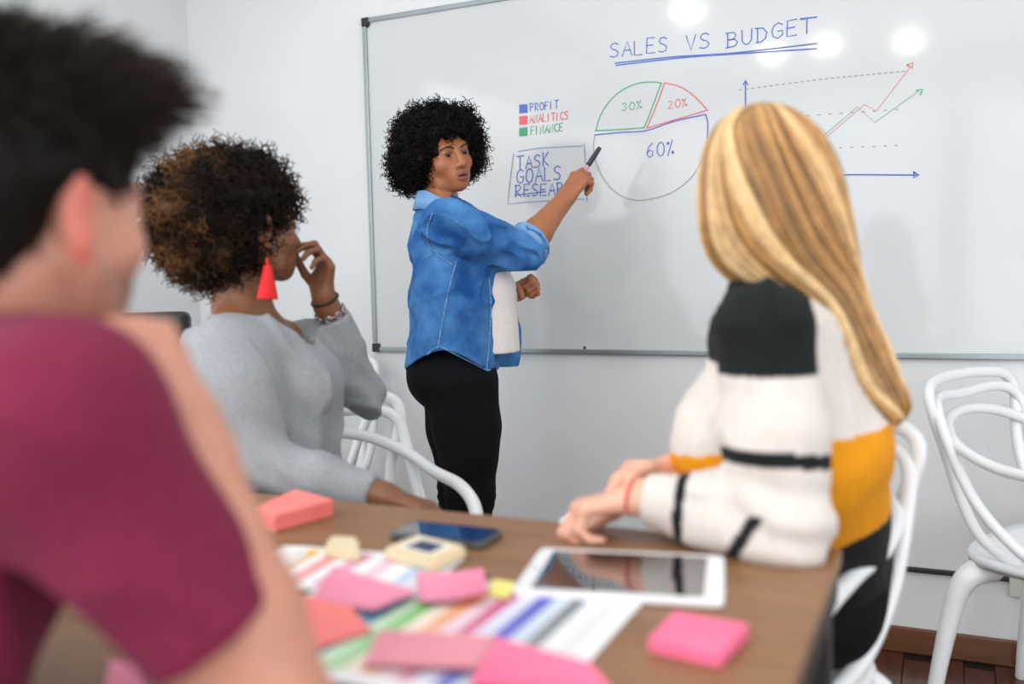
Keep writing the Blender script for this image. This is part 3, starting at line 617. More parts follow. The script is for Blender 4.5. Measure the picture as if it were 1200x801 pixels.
# ------------------------------------------------------------------ people
def basis(F, U):
    F = norm(F); U = norm(np.asarray(U)-F*(np.asarray(U)@F)); return np.cross(F, U), F, U     # right, forward, up
class Head:
    def __init__(s, C, F, U, sc=1.0): s.C = np.asarray(C, float); s.X, s.F, s.U = basis(F, U); s.s = sc; s.ax = np.array([s.X, s.F, s.U])
    def L(s, x, y, z): return s.C+s.s*(s.X*x+s.F*y+s.U*z)
    def loc(s, P): return (P-s.C)@s.ax.T/s.s
    def prims(s, B, jaw=1., lips=1., nose=1., mouth_open=0., ear=1.):
        L, q, ax = s.L, s.s, s.ax
        B.ell(L(0, -.012, .034), np.array([.074, .095, .083])*q, ax, .01)
        B.ell(L(0, .026, -.022), np.array([.060*jaw, .064, .076])*q, ax, .02)
        for sx in (-1, 1):
            B.cone(L(sx*.054*jaw, .0, -.034), L(sx*.040*jaw, .035, -.072), .018*q, .015*q, .02)
            B.cone(L(sx*.040*jaw, .035, -.072), L(0, .066, -.083), .015*q, .016*q, .016)
            B.ell(L(sx*.040, .058, -.020), np.array([.024, .024, .024])*q, ax, .024)
        B.ell(L(0, .076, -.085), np.array([.019, .015, .014])*q, ax, .012)
        B.cone(L(-.032, .076, .026), L(.032, .076, .026), .014*q, .014*q, .016)
        for sx in (-1, 1): B.ell(L(sx*.031, .096, .007), np.array([.019, .014, .011])*q, ax, .010, 's')
        B.cone(L(0, .088, .014), L(0, .106, -.024), .0085*q, .0115*q*nose, .008)
        for sx in (-1, 1): B.ell(L(sx*.0125*nose, .095, -.028), np.array([.0085, .0105, .0075])*q, ax, .005)
        for sx in (-1, 1): B.ell(L(sx*.0065, .1, -.0365), np.array([.0035, .006, .004])*q, ax, .003, 's')
        B.ell(L(0, .076, -.058), np.array([.034, .021, .026])*q, ax, .022)
        o = mouth_open
        for sx in (-1, 1):
            B.cone(L(sx*.004, .0965, -.0525+o*.4), L(sx*.0225, .084, -.0585), .0062*q*lips, .003*q, .004)
            B.cone(L(sx*.003, .0955, -.0665-o), L(sx*.0215, .084, -.0595), .0078*q*lips, .003*q, .004)
        B.ell(L(0, .1, -.0592-o*.3), np.array([.017, .013, .0014+o*.6])*q, ax, .003, 's')
        for sx in (-1, 1):   # eyelids around a slit
            B.ell(L(sx*.031, .0755, .006), np.array([.0160, .0152, .0138])*q, ax, .006)
            B.ell(L(sx*.031, .0905, .0052), np.array([.0135, .012, .0046])*q, ax, .002, 's')
        for sx in (-1, 1):   # ears
            B.ell(L(sx*.077, -.008, -.002), np.array([.009, .021*ear, .033])*q, np.array([norm(s.X*sx-s.F*.35), norm(s.F+s.X*sx*.35), s.U]), .008)
            B.ell(L(sx*.086, -.004, .002), np.array([.006, .012, .02])*q, ax, .004, 's')
        return B
    def color(s, V, skin, lip, dark=None):
        p = s.loc(V); c = np.tile(np.array(lin(skin)), (len(V), 1)); lp = np.array(lin(lip))
        # lips
        d = np.minimum(np.hypot(p[:, 0]/.0235, (p[:, 2]+.0525)/.0068), np.hypot(p[:, 0]/.0225, (p[:, 2]+.0672)/.0085))
        m = (d < 1) & (p[:, 1] > .084); c[m] = lp
        m = (np.abs(p[:, 2]+.0597) < .0014) & (np.abs(p[:, 0]) < .019) & (p[:, 1] > .07); c[m] = lp*.35  # mouth gap: shade between the lips put into the colour
        e = np.minimum(np.hypot(p[:, 0]-.031, (p[:, 2]-.0065)*1.9), np.hypot(p[:, 0]+.031, (p[:, 2]-.0065)*1.9))
        m = (np.abs(e-.0142) < .0022) & (p[:, 1] > .07) & (p[:, 2] > .0075); c[m] = np.array(lin((28, 18, 15)))      # lash line
        return c
    def eyes(s, parent, gaze, iris=(46, 26, 16)):
        for sx in (-1, 1):
            c = s.L(sx*.031, .0765, .0056); r = .0127*s.s; n, m = 24, 16
            g = norm(gaze); a = norm(np.cross(g, s.U)); b = np.cross(a, g); V = []; Q = []; C = []
            for i in range(m+1):
                t = math.pi*i/m
                for j in range(n):
                    ph_ = 2*math.pi*j/n; V.append(c+r*(g*math.cos(t)+math.sin(t)*(a*math.cos(ph_)+b*math.sin(ph_))))
                    C.append(lin((8, 6, 6)) if t < .25 else lin(iris) if t < .6 else lin((176, 164, 156)))
            for i in range(m):
                for j in range(n): Q.append((i*n+j, i*n+(j+1) % n, (i+1)*n+(j+1) % n, (i+1)*n+j))
            mk('eye', V, Q, mat('eye', (220, 215, 210), .12, attr=True, rgb2=(.97, 1.03), spec=.3), parent, color=np.array(C))
    def brows(s, parent, rgb):
        for sx in (-1, 1):
            P = [s.L(sx*.013, .0925, .0225), s.L(sx*.027, .0925, .0285), s.L(sx*.042, .0845, .0275), s.L(sx*.052, .0745, .021)]
            V, Q = tube(P, [.0018, .0028, .0024, .0008], 14, 6); mk('eyebrow', V, Q, mat('brow', rgb, .6, rgb2=tuple(v+8 for v in rgb), scale=300), parent)

def hand(B, W, D, N, thumb_side, curls, sc=1.0, thumb=None, spread=.06, kf=.0035, pinch=None):
    """wrist W, direction D towards the knuckles, N the way the palm faces; thumb_side +-1 picks the side; curls = 4 x (mcp,pip,dip) degrees"""
    D = norm(D); N = norm(np.asarray(N)-D*(np.asarray(N)@D)); S = np.cross(D, N)*thumb_side
    L = lambda d, n_, s_: W+sc*(D*d+N*n_+S*s_)
    off = (.026, .008, -.010, -.027); kn = (.088, .092, .086, .076)
    ln = ((.042, .026, .021), (.046, .030, .022), (.042, .028, .021), (.033, .021, .018)); rd = (.0098, .0098, .0094, .0082)
    B.cone(L(-.03, 0, .010), L(.012, 0, .014), .0175*sc, .0165*sc, .012); B.cone(L(-.03, 0, -.010), L(.012, 0, -.012), .0175*sc, .0165*sc, .012)
    for i in range(4): B.cone(L(.008, 0, off[i]*.55), L(kn[i], -.002, off[i]), .0145*sc, .0118*sc, .012)
    B.cone(L(.015, .008, .018), L(.05, .008, .026), .015*sc, .012*sc, .012)
    tips = []
    for i in range(4):
        p = L(kn[i], -.002, off[i]); a = 0; sp = spread*(1.4-i)
        for j in range(3):
            a += math.radians(curls[i][j]); d = norm(D*math.cos(a)+N*math.sin(a)+S*sp*math.cos(a)); q = p+d*ln[i][j]*sc
            B.cone(p, q, rd[i]*(1-.09*j)*sc, rd[i]*(.93-.1*j)*sc, kf if j else .006); p = q
        tips.append(p)
    th = thumb or ((.65, .35, .67), (.85, .35, .35), (.95, .3, .05))
    p = L(.02, .008, .024)
    for j, (l_, r0, r1) in enumerate(((.044, .0135, .0112), (.033, .0108, .0098), (.028, .0098, .008))):
        v = th[j]; q = p+sc*l_*norm(D*v[0]+N*v[1]+S*v[2]); B.cone(p, q, r0*sc, r1*sc, .008 if j == 0 else .004); p = q
    tips.append(p); return tips

def afro(name, blob, h, n, parent, colfn, length=.045, rad=.0016, coil=.008, turns=2.2, droop=.2, avoid=None, center=None, post=None):
    """lumpy base volume plus thousands of small coils on its surface"""
    V, Q = blob.mesh(h, post=post, smooth=1)
    i = rng.integers(0, len(V), n); P = V[i]; ctr = V.mean(0) if center is None else center
    out = P-ctr; out /= np.linalg.norm(out, axis=1, keepdims=True)
    if avoid is not None:
        k = ~avoid(P+out*.01); P = P[k]; out = out[k]
    n = len(P); m = 20; t = np.linspace(0, 1, m)
    ax = out+rng.normal(0, .55, (n, 3)); ax[:, 2] -= droop; ax /= np.linalg.norm(ax, axis=1, keepdims=True)
    a = np.cross(ax, rng.normal(0, 1, (n, 3))); a /= np.linalg.norm(a, axis=1, keepdims=True); b = np.cross(ax, a)
    ln = length*rng.uniform(.55, 1.25, n); rc = coil*rng.uniform(.6, 1.3, n); tw = turns*rng.uniform(.7, 1.3, n)*rng.choice([-1, 1], n); ph_ = rng.uniform(0, 6.28, n)
    ang = ph_[:, None]+tw[:, None]*2*np.pi*t; env = np.minimum(1, t*4)*(1-.35*t)
    C = P[:, None]-out[:, None]*.012+ax[:, None]*(ln[:, None]*t)[..., None]+(rc[:, None]*env*np.cos(ang))[..., None]*a[:, None]+(rc[:, None]*env*np.sin(ang))[..., None]*b[:, None]
    TV, TQ = tubes(C, rad*(1.15-.75*t), 3)
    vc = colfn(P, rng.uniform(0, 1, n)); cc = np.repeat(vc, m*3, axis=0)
    bv = colfn(V, np.full(len(V), .15))*.6  # base darkened in colour to paint shade in the gaps between coils
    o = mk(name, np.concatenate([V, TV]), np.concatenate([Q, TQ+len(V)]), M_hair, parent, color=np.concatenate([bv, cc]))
    return o
def lm(c): return np.array(lin(c))
def seated_legs(B, hipL, hipR, kneeL, kneeR, ankL, ankR, r=(.085, .058, .042), k=.03):
    for a, b, c in ((hipL, kneeL, ankL), (hipR, kneeR, ankR)): B.chain([np.asarray(a), np.asarray(b), np.asarray(c)], r, k)
def shoe(name, ank, fdir, m, parent, L=.25):
    fdir = norm(np.array([fdir[0], fdir[1], 0])); B = Blob(); a = np.array([ank[0], ank[1], 0]); s_ = np.array([fdir[1], -fdir[0], 0])
    B.eseg(a-fdir*.05+Z3*.038, a+fdir*(L-.11)+Z3*.030, s_, (.037, .037), (.042, .030), .02); B.cone(a+Z3*.05, a+Z3*.095, .042, .04, .02)
    V, Q = B.mesh(.006, clips=[lambda P: .001-P[:, 2]]); return mk(name, V, Q, m, parent)
def cloth_mat(name, rgb, rgb2, scale=220, bump=.25, rough=.85, **k): return mat(name, rgb, rough, rgb2=rgb2, scale=scale, bump=bump, bscale=scale*2, sheen=.04, spec=.2, **k)

# ================= presenter at the board
D0 = 2.67
pb = PD(545, 700, D0); ps = empty('person', (pb[0], pb[1], 0), 0, 'standing person with curly black hair, denim shirt and black trousers pointing at the board', 'person')
skinP, lipP = (164, 103, 67), (134, 74, 62)
hF = -FF*.80+RR*.62-UU*.04; hU = UU-RR*.33
Cmid = PD(535, 179, 2.60); X_, F_, U_ = basis(hF, hU)
H = Head(Cmid-F_*.080-U_*.008, hF, hU, .95)
S_R = PD(524, 263, 2.52); S_L = PD(518, 262, 2.82); E_R = PD(612, 294, 2.60); W_R = PD(662, 233, 2.70)
E_L = PD(556, 346, 2.86); W_L = PD(604, 343, 2.76)
B = Blob(); H.prims(B, jaw=.94, lips=1.02, nose=1.08, mouth_open=.0006)
nb = PD(516, 246, D0); B.cone(H.L(0, -.03, -.05), nb, .046, .05, .01); B.cone(nb, PD(520, 268, D0), .056, .09, .03)
head_mesh = B.mesh(.0026)
cH = H.color(head_mesh[0], skinP, lipP)
# right forearm and hand with the marker
B = Blob(); B.chain([E_R, E_R+(W_R-E_R)*.35, W_R], [.043, .0415, .026], .015)
hd = norm(PD(688, 197, 2.73)-W_R); pn = norm(FF*.75+RR*.5-UU*.35)
mk0, mk1 = PD(683, 201, 2.735), PD(702.5, 173.5, 2.775)
tipsP = hand(B, W_R, hd, pn, 1, ((30, 58, 30), (46, 74, 40), (54, 78, 42), (58, 80, 44)), .96, thumb=((.62, .62, .5), (.80, .62, .1), (.75, .6, -.1)))
mk0 = (tipsP[0]+tipsP[4])/2; mk0 = PD(687, 197, float((mk0-CAM)@FF)-.012)
armR = B.mesh(.0024)
# left forearm and fist
B = Blob(); B.chain([E_L, E_L+(W_L-E_L)*.4, W_L], [.04, .038, .026], .015)
hand(B, W_L, norm(PD(628, 331, 2.72)-W_L), norm(-FF*.75-UU*.35+RR*.1), -1, ((70, 88, 50),)*4, .84, thumb=((.62, .7, .35), (.5, .8, -.25), (.2, .8, -.5)))
armL = B.mesh(.0026)
# body under the clothes
Ft = norm(RR*.95+FF*.28*0+np.array([0, 0, 0])); Ft = norm(np.array([Ft[0], Ft[1], 0])); St = np.cross(Ft, Z3)     # facing, right side
B = Blob(); B.eseg(PD(528, 282, D0), PD(530, 350, D0), St, (.13, .085), (.11, .08)); B.eseg(PD(530, 350, D0), PD(532, 430, D0), St, (.11, .08), (.14, .10))
B.cone(S_R, S_L, .04, .04, .03); B.cone(S_R, E_R, .042, .04); B.cone(S_L, E_L, .042, .04)
hipR, hipL = PD(541, 452, 2.60), PD(533, 450, 2.75); kR, kL = PD(551, 578, 2.585), PD(541, 572, 2.765)
aR = np.array([*(PD(541, 735, 2.63)[:2]), .085]); aL = np.array([*(PD(528, 725, 2.79)[:2]), .085])
B.chain([hipR, kR, aR], [.075, .05, .034], .03); B.chain([hipL, kL, aL], [.075, .05, .034], .03)
body = B.mesh(.008)
allm = join([head_mesh, armR, armL, body]); n0 = len(allm[0])-len(cH)
mk('body', *allm, M_skin, ps, color=np.concatenate([cH, np.tile(lm(skinP), (n0, 1))]))
H.eyes(ps, H.F*.75-FF*.35-UU*.05); H.brows(ps, (20, 14, 12))
# trousers
B = Blob(); B.eseg(PD(530, 400, D0), PD(532, 440, D0), St, (.125, .105), (.158, .118), .03)
B.ell(PD(508, 436, D0), (.135, .075, .09), np.array([St, Ft, Z3]), .04)
B.chain([hipR, PD(547, 500, 2.60), PD(549, 536, 2.59), kR, PD(546, 655, 2.62), aR], [.104, .092, .077, .064, .06, .042], .03)
B.chain([hipL, PD(536, 500, 2.76), kL, PD(532, 650, 2.79), aL], [.1, .088, .064, .06, .042], .03)
def wr_p(P):
    z = P[:, 2]; k = np.exp(-((z-.47)/.09)**2); return .0035*k*np.sin(z*260+6*vnoise(P, 9, 3))*(.5+.5*vnoise(P, 16, 4))+.0015*vnoise(P, 20, 8)
V, Q = B.mesh(.006, post=wr_p); mk('trousers', V, Q, mat('black_jersey', (10, 12, 15), .85, rgb2=(15, 17, 20), scale=40, spec=.12), ps)
for a in (aR, aL): shoe('shoe', a, Ft, mat('dark_shoe', (28, 26, 26), .5, rgb2=(34, 32, 32)), ps)
# white t-shirt
B = Blob(); B.eseg(PD(552, 300, 2.71), PD(566, 345, 2.71), St, (.12, .085), (.125, .095), .02); B.eseg(PD(566, 345, 2.71), PD(571, 425, 2.71), St, (.125, .095), (.13, .098), .02)
zt = PD(600, 411, 2.7)[2]
V, Q = B.mesh(.005, post=wrinkle(Z3, 30, .004, 5), clips=[lambda P: zt-P[:, 2]-.012*((P-PD(560, 411, 2.7))@Ft)]); mk('t_shirt', V, Q, cloth_mat('white_jersey', (230, 224, 220), (222, 214, 210), 150, .1), ps)
# denim shirt
tc_ = PD(533, 350, D0)
B = Blob(); B.eseg(PD(531, 284, D0), PD(532, 350, D0), St, (.165, .112), (.158, .118), .03); B.eseg(PD(532, 350, D0), PD(531, 425, D0), St, (.158, .118), (.178, .128), .03)
B.ell(PD(588, 400, 2.79), (.035, .055, .12), np.array([St, Ft, Z3]), .02)
B.cone(S_R+(S_L-S_R)*.08, S_R+(S_L-S_R)*.92, .058, .058, .04); B.cone(nb-Z3*.02, PD(522, 275, D0), .062, .1, .04)
B.cone(S_R, E_R, .066, .056, .03); B.cone(E_R, E_R+(W_R-E_R)*.17, .056, .051, .02)
B.cone(S_L, E_L, .062, .055, .03); B.cone(E_L, E_L+(W_L-E_L)*.2, .055, .05, .02)
fd_ = norm(W_R-E_R); cuff0 = E_R+(W_R-E_R)*.20
def den_post(P):
    d1 = wrinkle(norm(E_R-S_R), 24, .026, 21, .6)(P); x = (P-S_R)@norm(E_R-S_R); near = np.linalg.norm(P-S_R-np.outer(np.clip(x, 0, .28), norm(E_R-S_R)), axis=1) < .085
    d2 = wrinkle(Z3*.6+Ft, 20, .023, 33, .45)(P); return np.where(near, d1*(.6+.9*np.clip(x/.25, 0, 1)), d2)
def hem(P):
    q = P-tc_; xf = q@Ft; zh = .932-.105*np.abs((xf+.025)/.12)**1.7*.62; return np.maximum(zh, .858)-P[:, 2]
def front(P):
    q = P-tc_; xf = q@Ft; s_ = q@St; arm = (P-S_R)@norm(E_R-S_R)
    lim = .118+.02*np.clip((P[:, 2]-1.05)/.2, 0, 1); lim = np.where(s_ < -.02, .19, lim)
    out = xf-lim; az = (P[:, 2] > PD(600, 318, 2.6)[2]) & (s_ > -.25); return np.where(az & (s_ > .02), -1, out)
V, Q = B.mesh(.0045, post=den_post, clips=[hem, front, lambda P: np.where((P-E_R)@fd_ > .0, (P-cuff0)@fd_, -1)])
M_denim = mat('denim', (24, 76, 140), .85, rgb2=(88, 146, 202), scale=9, bump=.3, bscale=500, detail=6, contrast=(.35, .72), spec=.2)
sh = mk('denim_shirt', V, Q, M_denim, ps)
th = np.linspace(0, 2*np.pi, 33); ca = norm(np.cross(fd_, Z3)); cb_ = np.cross(ca, fd_)
M_dlight = mat('denim_inside', (126, 168, 208), .85, rgb2=(98, 146, 194), scale=30, bump=.3, bscale=500)
for off, rr, tr in ((.0, .047, .0125), (.014, .0455, .012)):
    ring = [cuff0+fd_*(off-.012)+ca*rr*math.cos(t)+cb_*rr*1.12*math.sin(t) for t in th]; V, Q = tube(ring, tr, 60, 10, cap=False); mk('rolled_cuff', V, Q, M_dlight, sh, world=False)
    sh.children[-1].data.transform(Matrix.Translation(-Vector(base_of(ps))))
# collar: a folded band around the neck
def band(center_pts, half, lean, th_=.004):
    C = np.array(center_pts); up = norm(H.C-nb); n = len(C); ctr = C.mean(0); o = C-ctr; o -= np.outer(o@up, up); o /= np.linalg.norm(o, axis=1, keepdims=True)
    A = C+up*half; T2 = C+up*half+o*.006; Bm = C-up*half+o*lean; In = C-up*half; V = np.concatenate([In, A, T2, Bm, Bm-o*.004]); Q = []
    for j in range(4):
        for i in range(n-1): Q.append((j*n+i, j*n+i+1, (j+1)*n+i+1, (j+1)*n+i))
    return V, np.array(Q)
cpts = []
for t in np.linspace(-2.45, 2.45, 40):   # open at the front
    d = -Ft*math.cos(t)+St*math.sin(t); cpts.append(nb+norm(H.C-nb)*.030+d*(.066 if abs(t) < 1.9 else .074)-Z3*(.004+.034*max(0, abs(t)-.9))+Ft*.004)
V, Q = band(cpts, .024, .016); c_ = mk('collar', V, Q, M_dlight, sh, world=False); c_.data.transform(Matrix.Translation(-Vector(base_of(ps))))
md = c_.modifiers.new('thickness', 'SOLIDIFY'); md.thickness = .003
# seams: armhole, side and front band as stitched cords laid on the shirt
from mathutils.bvhtree import BVHTree
def seam(pix, name, m, r=.0022, rootobj=sh, off=.0006):
    me = rootobj.data; bv = BVHTree.FromPolygons([v.co[:] for v in me.vertices], [p.vertices[:] for p in me.polygons]); b0 = base_of(ps); pts = []
    for x, y in spline(np.array(pix, float), 40):
        h_ = bv.ray_cast(Vector(CAM-b0), Vector(norm(ray(x, y))))
        if h_[0] is not None: pts.append(np.array(h_[0])+np.array(h_[1])*off)
    if len(pts) > 4:
        V, Q = tube(np.array(pts), r, 60, 6); mk(name, V, Q, m, rootobj, world=False)
M_seam = mat('denim_seam', (128, 166, 202), .8, rgb2=(62, 110, 164), scale=300, contrast=(.45, .55))
seam([(507, 250), (501, 268), (503, 285), (515, 300), (530, 310)], 'seam', M_seam); seam([(535, 305), (527, 335), (520, 370), (514, 404)], 'seam', M_seam)
seam([(573, 326), (575, 360), (573, 400), (570, 432)], 'placket', M_seam, .0024)
seam([(482, 428), (497, 418), (512, 407), (524, 410), (545, 424), (560, 431), (575, 433)], 'hem_seam', M_seam, .0026)
# hair
hc = PD(510, 171, 2.70)
B = Blob(); ax = np.array([norm(RR), norm(FF), norm(UU)])
B.ell(hc, (.118, .125, .112), ax, .03); B.ell(PD(488, 198, 2.70), (.068, .09, .058), ax, .04); B.ell(PD(538, 160, 2.70), (.052, .09, .075), ax, .03); B.ell(PD(547, 178, 2.72), (.038, .07, .06), ax, .03)
B.cone(H.L(0, .088, -.052), H.L(0, .30, -.060), .064, .11, .02, 's'); B.ell(H.L(0, .098, .03), np.array([.037, .05, .045]), H.ax, .012, 's')
B.cone(H.L(.03, .075, -.09), H.L(.06, .12, -.2), .055, .07, .02, 's')
def facezone(P):
    p = H.loc(P); return (p[:, 1] > .032) & (np.abs(p[:, 0]) < .066) & (p[:, 2] < .062)
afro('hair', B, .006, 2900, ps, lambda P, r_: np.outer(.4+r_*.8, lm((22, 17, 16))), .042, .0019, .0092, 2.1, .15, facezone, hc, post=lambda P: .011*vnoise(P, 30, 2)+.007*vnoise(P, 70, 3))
# marker pen (held, so a thing of its own)
mp_ = empty('marker_pen', tuple(mk0), 0, 'dark whiteboard marker with pink barrel held up to the board', 'pen'); md_ = norm(mk1-mk0)
V, Q = tube([mk0-md_*.05, mk0, mk0+md_*.012], .0066, 14, 12); mk('barrel', V, Q, mat('marker_barrel', (214, 150, 190), .35, rgb2=(206, 140, 182)), mp_)
V, Q = tube([mk0+md_*.012, mk0+md_*.04, mk1], [.0080, .0078, .0066], 14, 12); mk('cap', V, Q, mat('marker_cap', (34, 30, 52), .3, rgb2=(40, 36, 60)), mp_)

# ================= blond person at the table corner
skinB = (224, 172, 148)
bb = PD(975, 660, 1.47); pl_ = empty('person', (bb[0], bb[1], 0), 0, 'seated person with long blond hair and black, white and mustard striped sweater', 'person')
Fb = norm(np.array([*(-RR*.95+FF*.30)[:2], 0])); Sb = np.cross(Fb, Z3)         # facing, right side
hF = -RR*.72+FF*.70+UU*.02; H = Head(PD(893, 229, 1.335), hF, UU-RR*.02, .90)
S_N = PD(895, 383, 1.205); S_Fa = PD(885, 395, 1.50); E_N = PD(915, 612, 1.185); W_N = PD(748, 582, 1.265); E_Fa = PD(850, 585, 1.52); W_Fa = PD(787, 552, 1.375)
nb = PD(908, 330, 1.36)
B = Blob(); H.prims(B, jaw=.95); B.cone(H.L(0, -.03, -.05), nb, .046, .052, .012); B.cone(nb, PD(910, 362, 1.36), .05, .06, .03); hm = B.mesh(.004); cH = H.color(hm[0], skinB, (206, 120, 116))
B = Blob(); B.chain([E_N, W_N], [.04, .026], .015); hand(B, W_N, norm(PD(700, 592, 1.275)-W_N), -UU*1.0-RR*.1, -1, ((40, 62, 35), (46, 66, 38), (52, 68, 40), (58, 68, 40)), .92); am1 = B.mesh(.003)
B = Blob(); B.chain([E_Fa, W_Fa], [.04, .026], .015); hand(B, W_Fa, norm(PD(735, 548, 1.315)-W_Fa), -UU+RR*.1, 1, ((22, 28, 15), (24, 30, 18), (30, 32, 20), (36, 34, 20)), .88); am2 = B.mesh(.003)
c0, c1, c2 = PD(912, 405, 1.365), PD(928, 520, 1.395), PD(964, 640, 1.53)
hL = PD(966, 680, 1.50); hR = PD(945, 680, 1.64); hL[2] = hR[2] = .565
kd = norm(np.array([-.78, -.55, 0])); kL = hL+kd*.42-Z3*.03; kR = hR+kd*.42-Z3*.03; aL = kL*[1, 1, 0]+Z3*.09-kd*.02; aR = kR*[1, 1, 0]+Z3*.09-kd*.05
B = Blob(); B.eseg(c0, c1, Sb, (.13, .085), (.12, .085)); B.eseg(c1, c2, Sb, (.12, .085), (.1, .075)); B.cone(S_N, S_Fa, .04, .035, .03); B.cone(S_N, E_N, .042, .04); B.cone(S_Fa, E_Fa, .042, .04)
seated_legs(B, hL, hR, kL, kR, aL, aR, (.052, .045, .034)); bd = B.mesh(.009)
allm = join([hm, am1, am2, bd]); mk('body', *allm, M_skin, pl_, color=np.concatenate([cH, np.tile(lm(skinB), (len(allm[0])-len(cH), 1))])); H.eyes(pl_, hF, (90, 110, 120)); H.brows(pl_, (120, 86, 56))
B = Blob(); B.eseg(PD(962, 615, 1.53), PD(966, 668, 1.56), Sb, (.118, .098), (.125, .105), .03); seated_legs(B, hL, hR, kL, kR, aL, aR, (.084, .066, .05), .04)
V, Q = B.mesh(.008, post=lambda P: .003*vnoise(P, 22, 4)); mk('trousers', V, Q, mat('black_twill', (12, 13, 15), .85, rgb2=(18, 19, 21), scale=50, spec=.15), pl_)
for a in (aL, aR): shoe('shoe', a, kd, mat('black_shoe', (22, 22, 24), .5, rgb2=(28, 28, 30)), pl_)
B = Blob(); B.eseg(c0, c1, Sb, (.15, .090), (.15, .132), .04); B.eseg(c1, c2, Sb, (.15, .132), (.128, .106), .04); B.ell(PD(838, 528, 1.37), (.11, .066, .10), np.array([Sb, Fb, Z3]), .06)
ntor = len(B.p)
B.cone(nb+Z3*-.012, PD(908, 378, 1.36), .060, .085, .04); B.cone(S_N, S_Fa, .056, .05, .05)
B.chain([S_N, S_N+(E_N-S_N)*.55, E_N], [.058, .061, .058], .03); B.chain([E_N, E_N+(W_N-E_N)*.5, W_N-norm(W_N-E_N)*.005], [.06, .046, .034], .02)
B.chain([S_Fa, E_Fa], [.062, .056], .03); B.chain([E_Fa, W_Fa], [.056, .034], .02)
ua, fa = norm(E_N-S_N), norm(W_N-E_N)
def sw_post(P):
    d = wrinkle(Z3*.4+Sb, 16, .010, 44, .4)(P); e = np.exp(-(np.linalg.norm(P-E_N, axis=1)/.09)**2); d = d+e*.006*np.sin(((P-E_N)@norm(ua+fa*.4))*110+3*vnoise(P, 12, 9))
    return d+.0012*np.sin((P@Fb)*700)*(1)
V, Q = B.mesh(.004, post=sw_post, clips=[lambda P: np.where((P-E_N)@fa > .1, (P-(W_N-fa*.012))@fa, -1)])
dt = B.dist(V, set(range(ntor))); du = B.dist(V, {ntor+2, ntor+3}); df = B.dist(V, {ntor+4, ntor+5}); dsh = B.dist(V, {ntor, ntor+1})
axd = norm(c2-c0); so = lambda x, y, D: (PD(x, y, D)-c0)@axd
sv = (V-c0)@axd; tu = (V-S_N)@ua; tf = (V-E_N)@fa
BLK, WHT, MUS = lm((22, 26, 27)), lm((213, 206, 200)), lm((222, 146, 20))
C = np.tile(WHT, (len(V), 1)); z_y = PD(900, 436, 1.2)[2]
bk = -((V-c0)@Fb)
def zline(a, b):
    pa, pb_ = PD(*a), PD(*b); xa, xb = -((pa-c0)@Fb), -((pb_-c0)@Fb); return pa[2]+(pb_[2]-pa[2])*(bk-xa)/(xb-xa)
C[V[:, 2] < zline((790, 524, 1.37), (1010, 487, 1.42))] = MUS; C[V[:, 2] < zline((955, 638, 1.38), (1042, 588, 1.46))] = BLK; C[(V[:, 2] > PD(900, 425, 1.28)[2]) & ((V-c0)@Fb > -.045)] = BLK
arm = (np.minimum(du, df) < dt-.004); upper = arm & (du <= df)
C[arm] = WHT; C[arm & (V[:, 2] > z_y)] = BLK
t1 = (PD(912, 533, 1.19)-S_N)@ua; C[upper & (np.abs(tu-t1+.14*((V-S_N)@Fb)) < .0095)] = BLK
t2 = (PD(803, 600, 1.24)-E_N)@fa; C[arm & ~upper & (np.abs(tf-t2) < .0075)] = BLK
t3 = (PD(888, 628, 1.19)-E_N)@fa; fe = (V-E_N)@norm(fa-ua*.55); C[arm & (np.abs(fe-.024) < .0085) & ((V-E_N)@(-Z3) > -.02)] = BLK
M_knit = mat('striped_knit', (230, 225, 220), .9, attr=True, rgb2=(.93, 1.04), scale=90, bump=.35, bscale=260, sheen=.03, spec=.2, stretch=(1, 1, .25))
mk('sweater', V, Q, M_knit, pl_, color=C)
th = np.linspace(0, 2*np.pi, 25); wd = norm(W_N-E_N); ca = norm(np.cross(wd, Z3)); cb_ = np.cross(ca, wd); wc = W_N+wd*.006
V, Q = tube([wc+ca*.034*math.cos(t)+cb_*.024*math.sin(t) for t in th], .0026, 40, 6, cap=False); mk('bracelet', V, Q, mat('red_cord', (196, 60, 60), .5, rgb2=(206, 72, 70)), pl_)
# long hair: strands lofted over rings from the crown down the back
rings = np.array([  # y, left, right, depth of the centre, half depth
    (123.5, 884, 892, 1.335, .006), (130, 862, 918, 1.335, .045), (145, 842, 944, 1.335, .072), (165, 831, 962, 1.335, .090), (200, 824, 980, 1.34, .102), (240, 823, 990, 1.345, .104), (280, 828, 997, 1.35, .098),
    (310, 842, 1002, 1.352, .088), (332, 868, 1007, 1.35, .078), (355, 908, 1013, 1.345, .066), (385, 938, 1024, 1.345, .056), (415, 955, 1037, 1.345, .050), (445, 972, 1050, 1.345, .046), (470, 1000, 1061, 1.345, .040), (486, 1022, 1064, 1.345, .030), (496, 1038, 1060, 1.345, .018)])
def ringpt(v, th, sc=1.0, dw=0.):
    v = np.asarray(v)*(len(rings)-1); R_ = spline(rings, 400); i = np.clip(v/(len(rings)-1)*399, 0, 399).astype(int); r_ = R_[i]
    cx = (r_[..., 1]+r_[..., 2])/2; hw = np.abs(r_[..., 2]-r_[..., 1])/2*sc; y = r_[..., 0]; D_ = r_[..., 3]; hd_ = np.abs(r_[..., 4])*sc
    x = cx+hw*np.cos(th); dep = D_+hd_*np.sin(th); y = y+dw-10*np.cos(th)*np.clip((v-7)/4, 0, 1)
    base = CAM+(FF+RR*((x-600)/FPX)[..., None]-UU*((y-400.5)/FPX)[..., None])*D_[..., None]
    return base+FF*(dep-D_)[..., None]
nv, nt = 70, 64; vv, tt = np.meshgrid(np.linspace(0, 1, nv), np.linspace(0, 2*np.pi, nt, endpoint=False), indexing='ij')
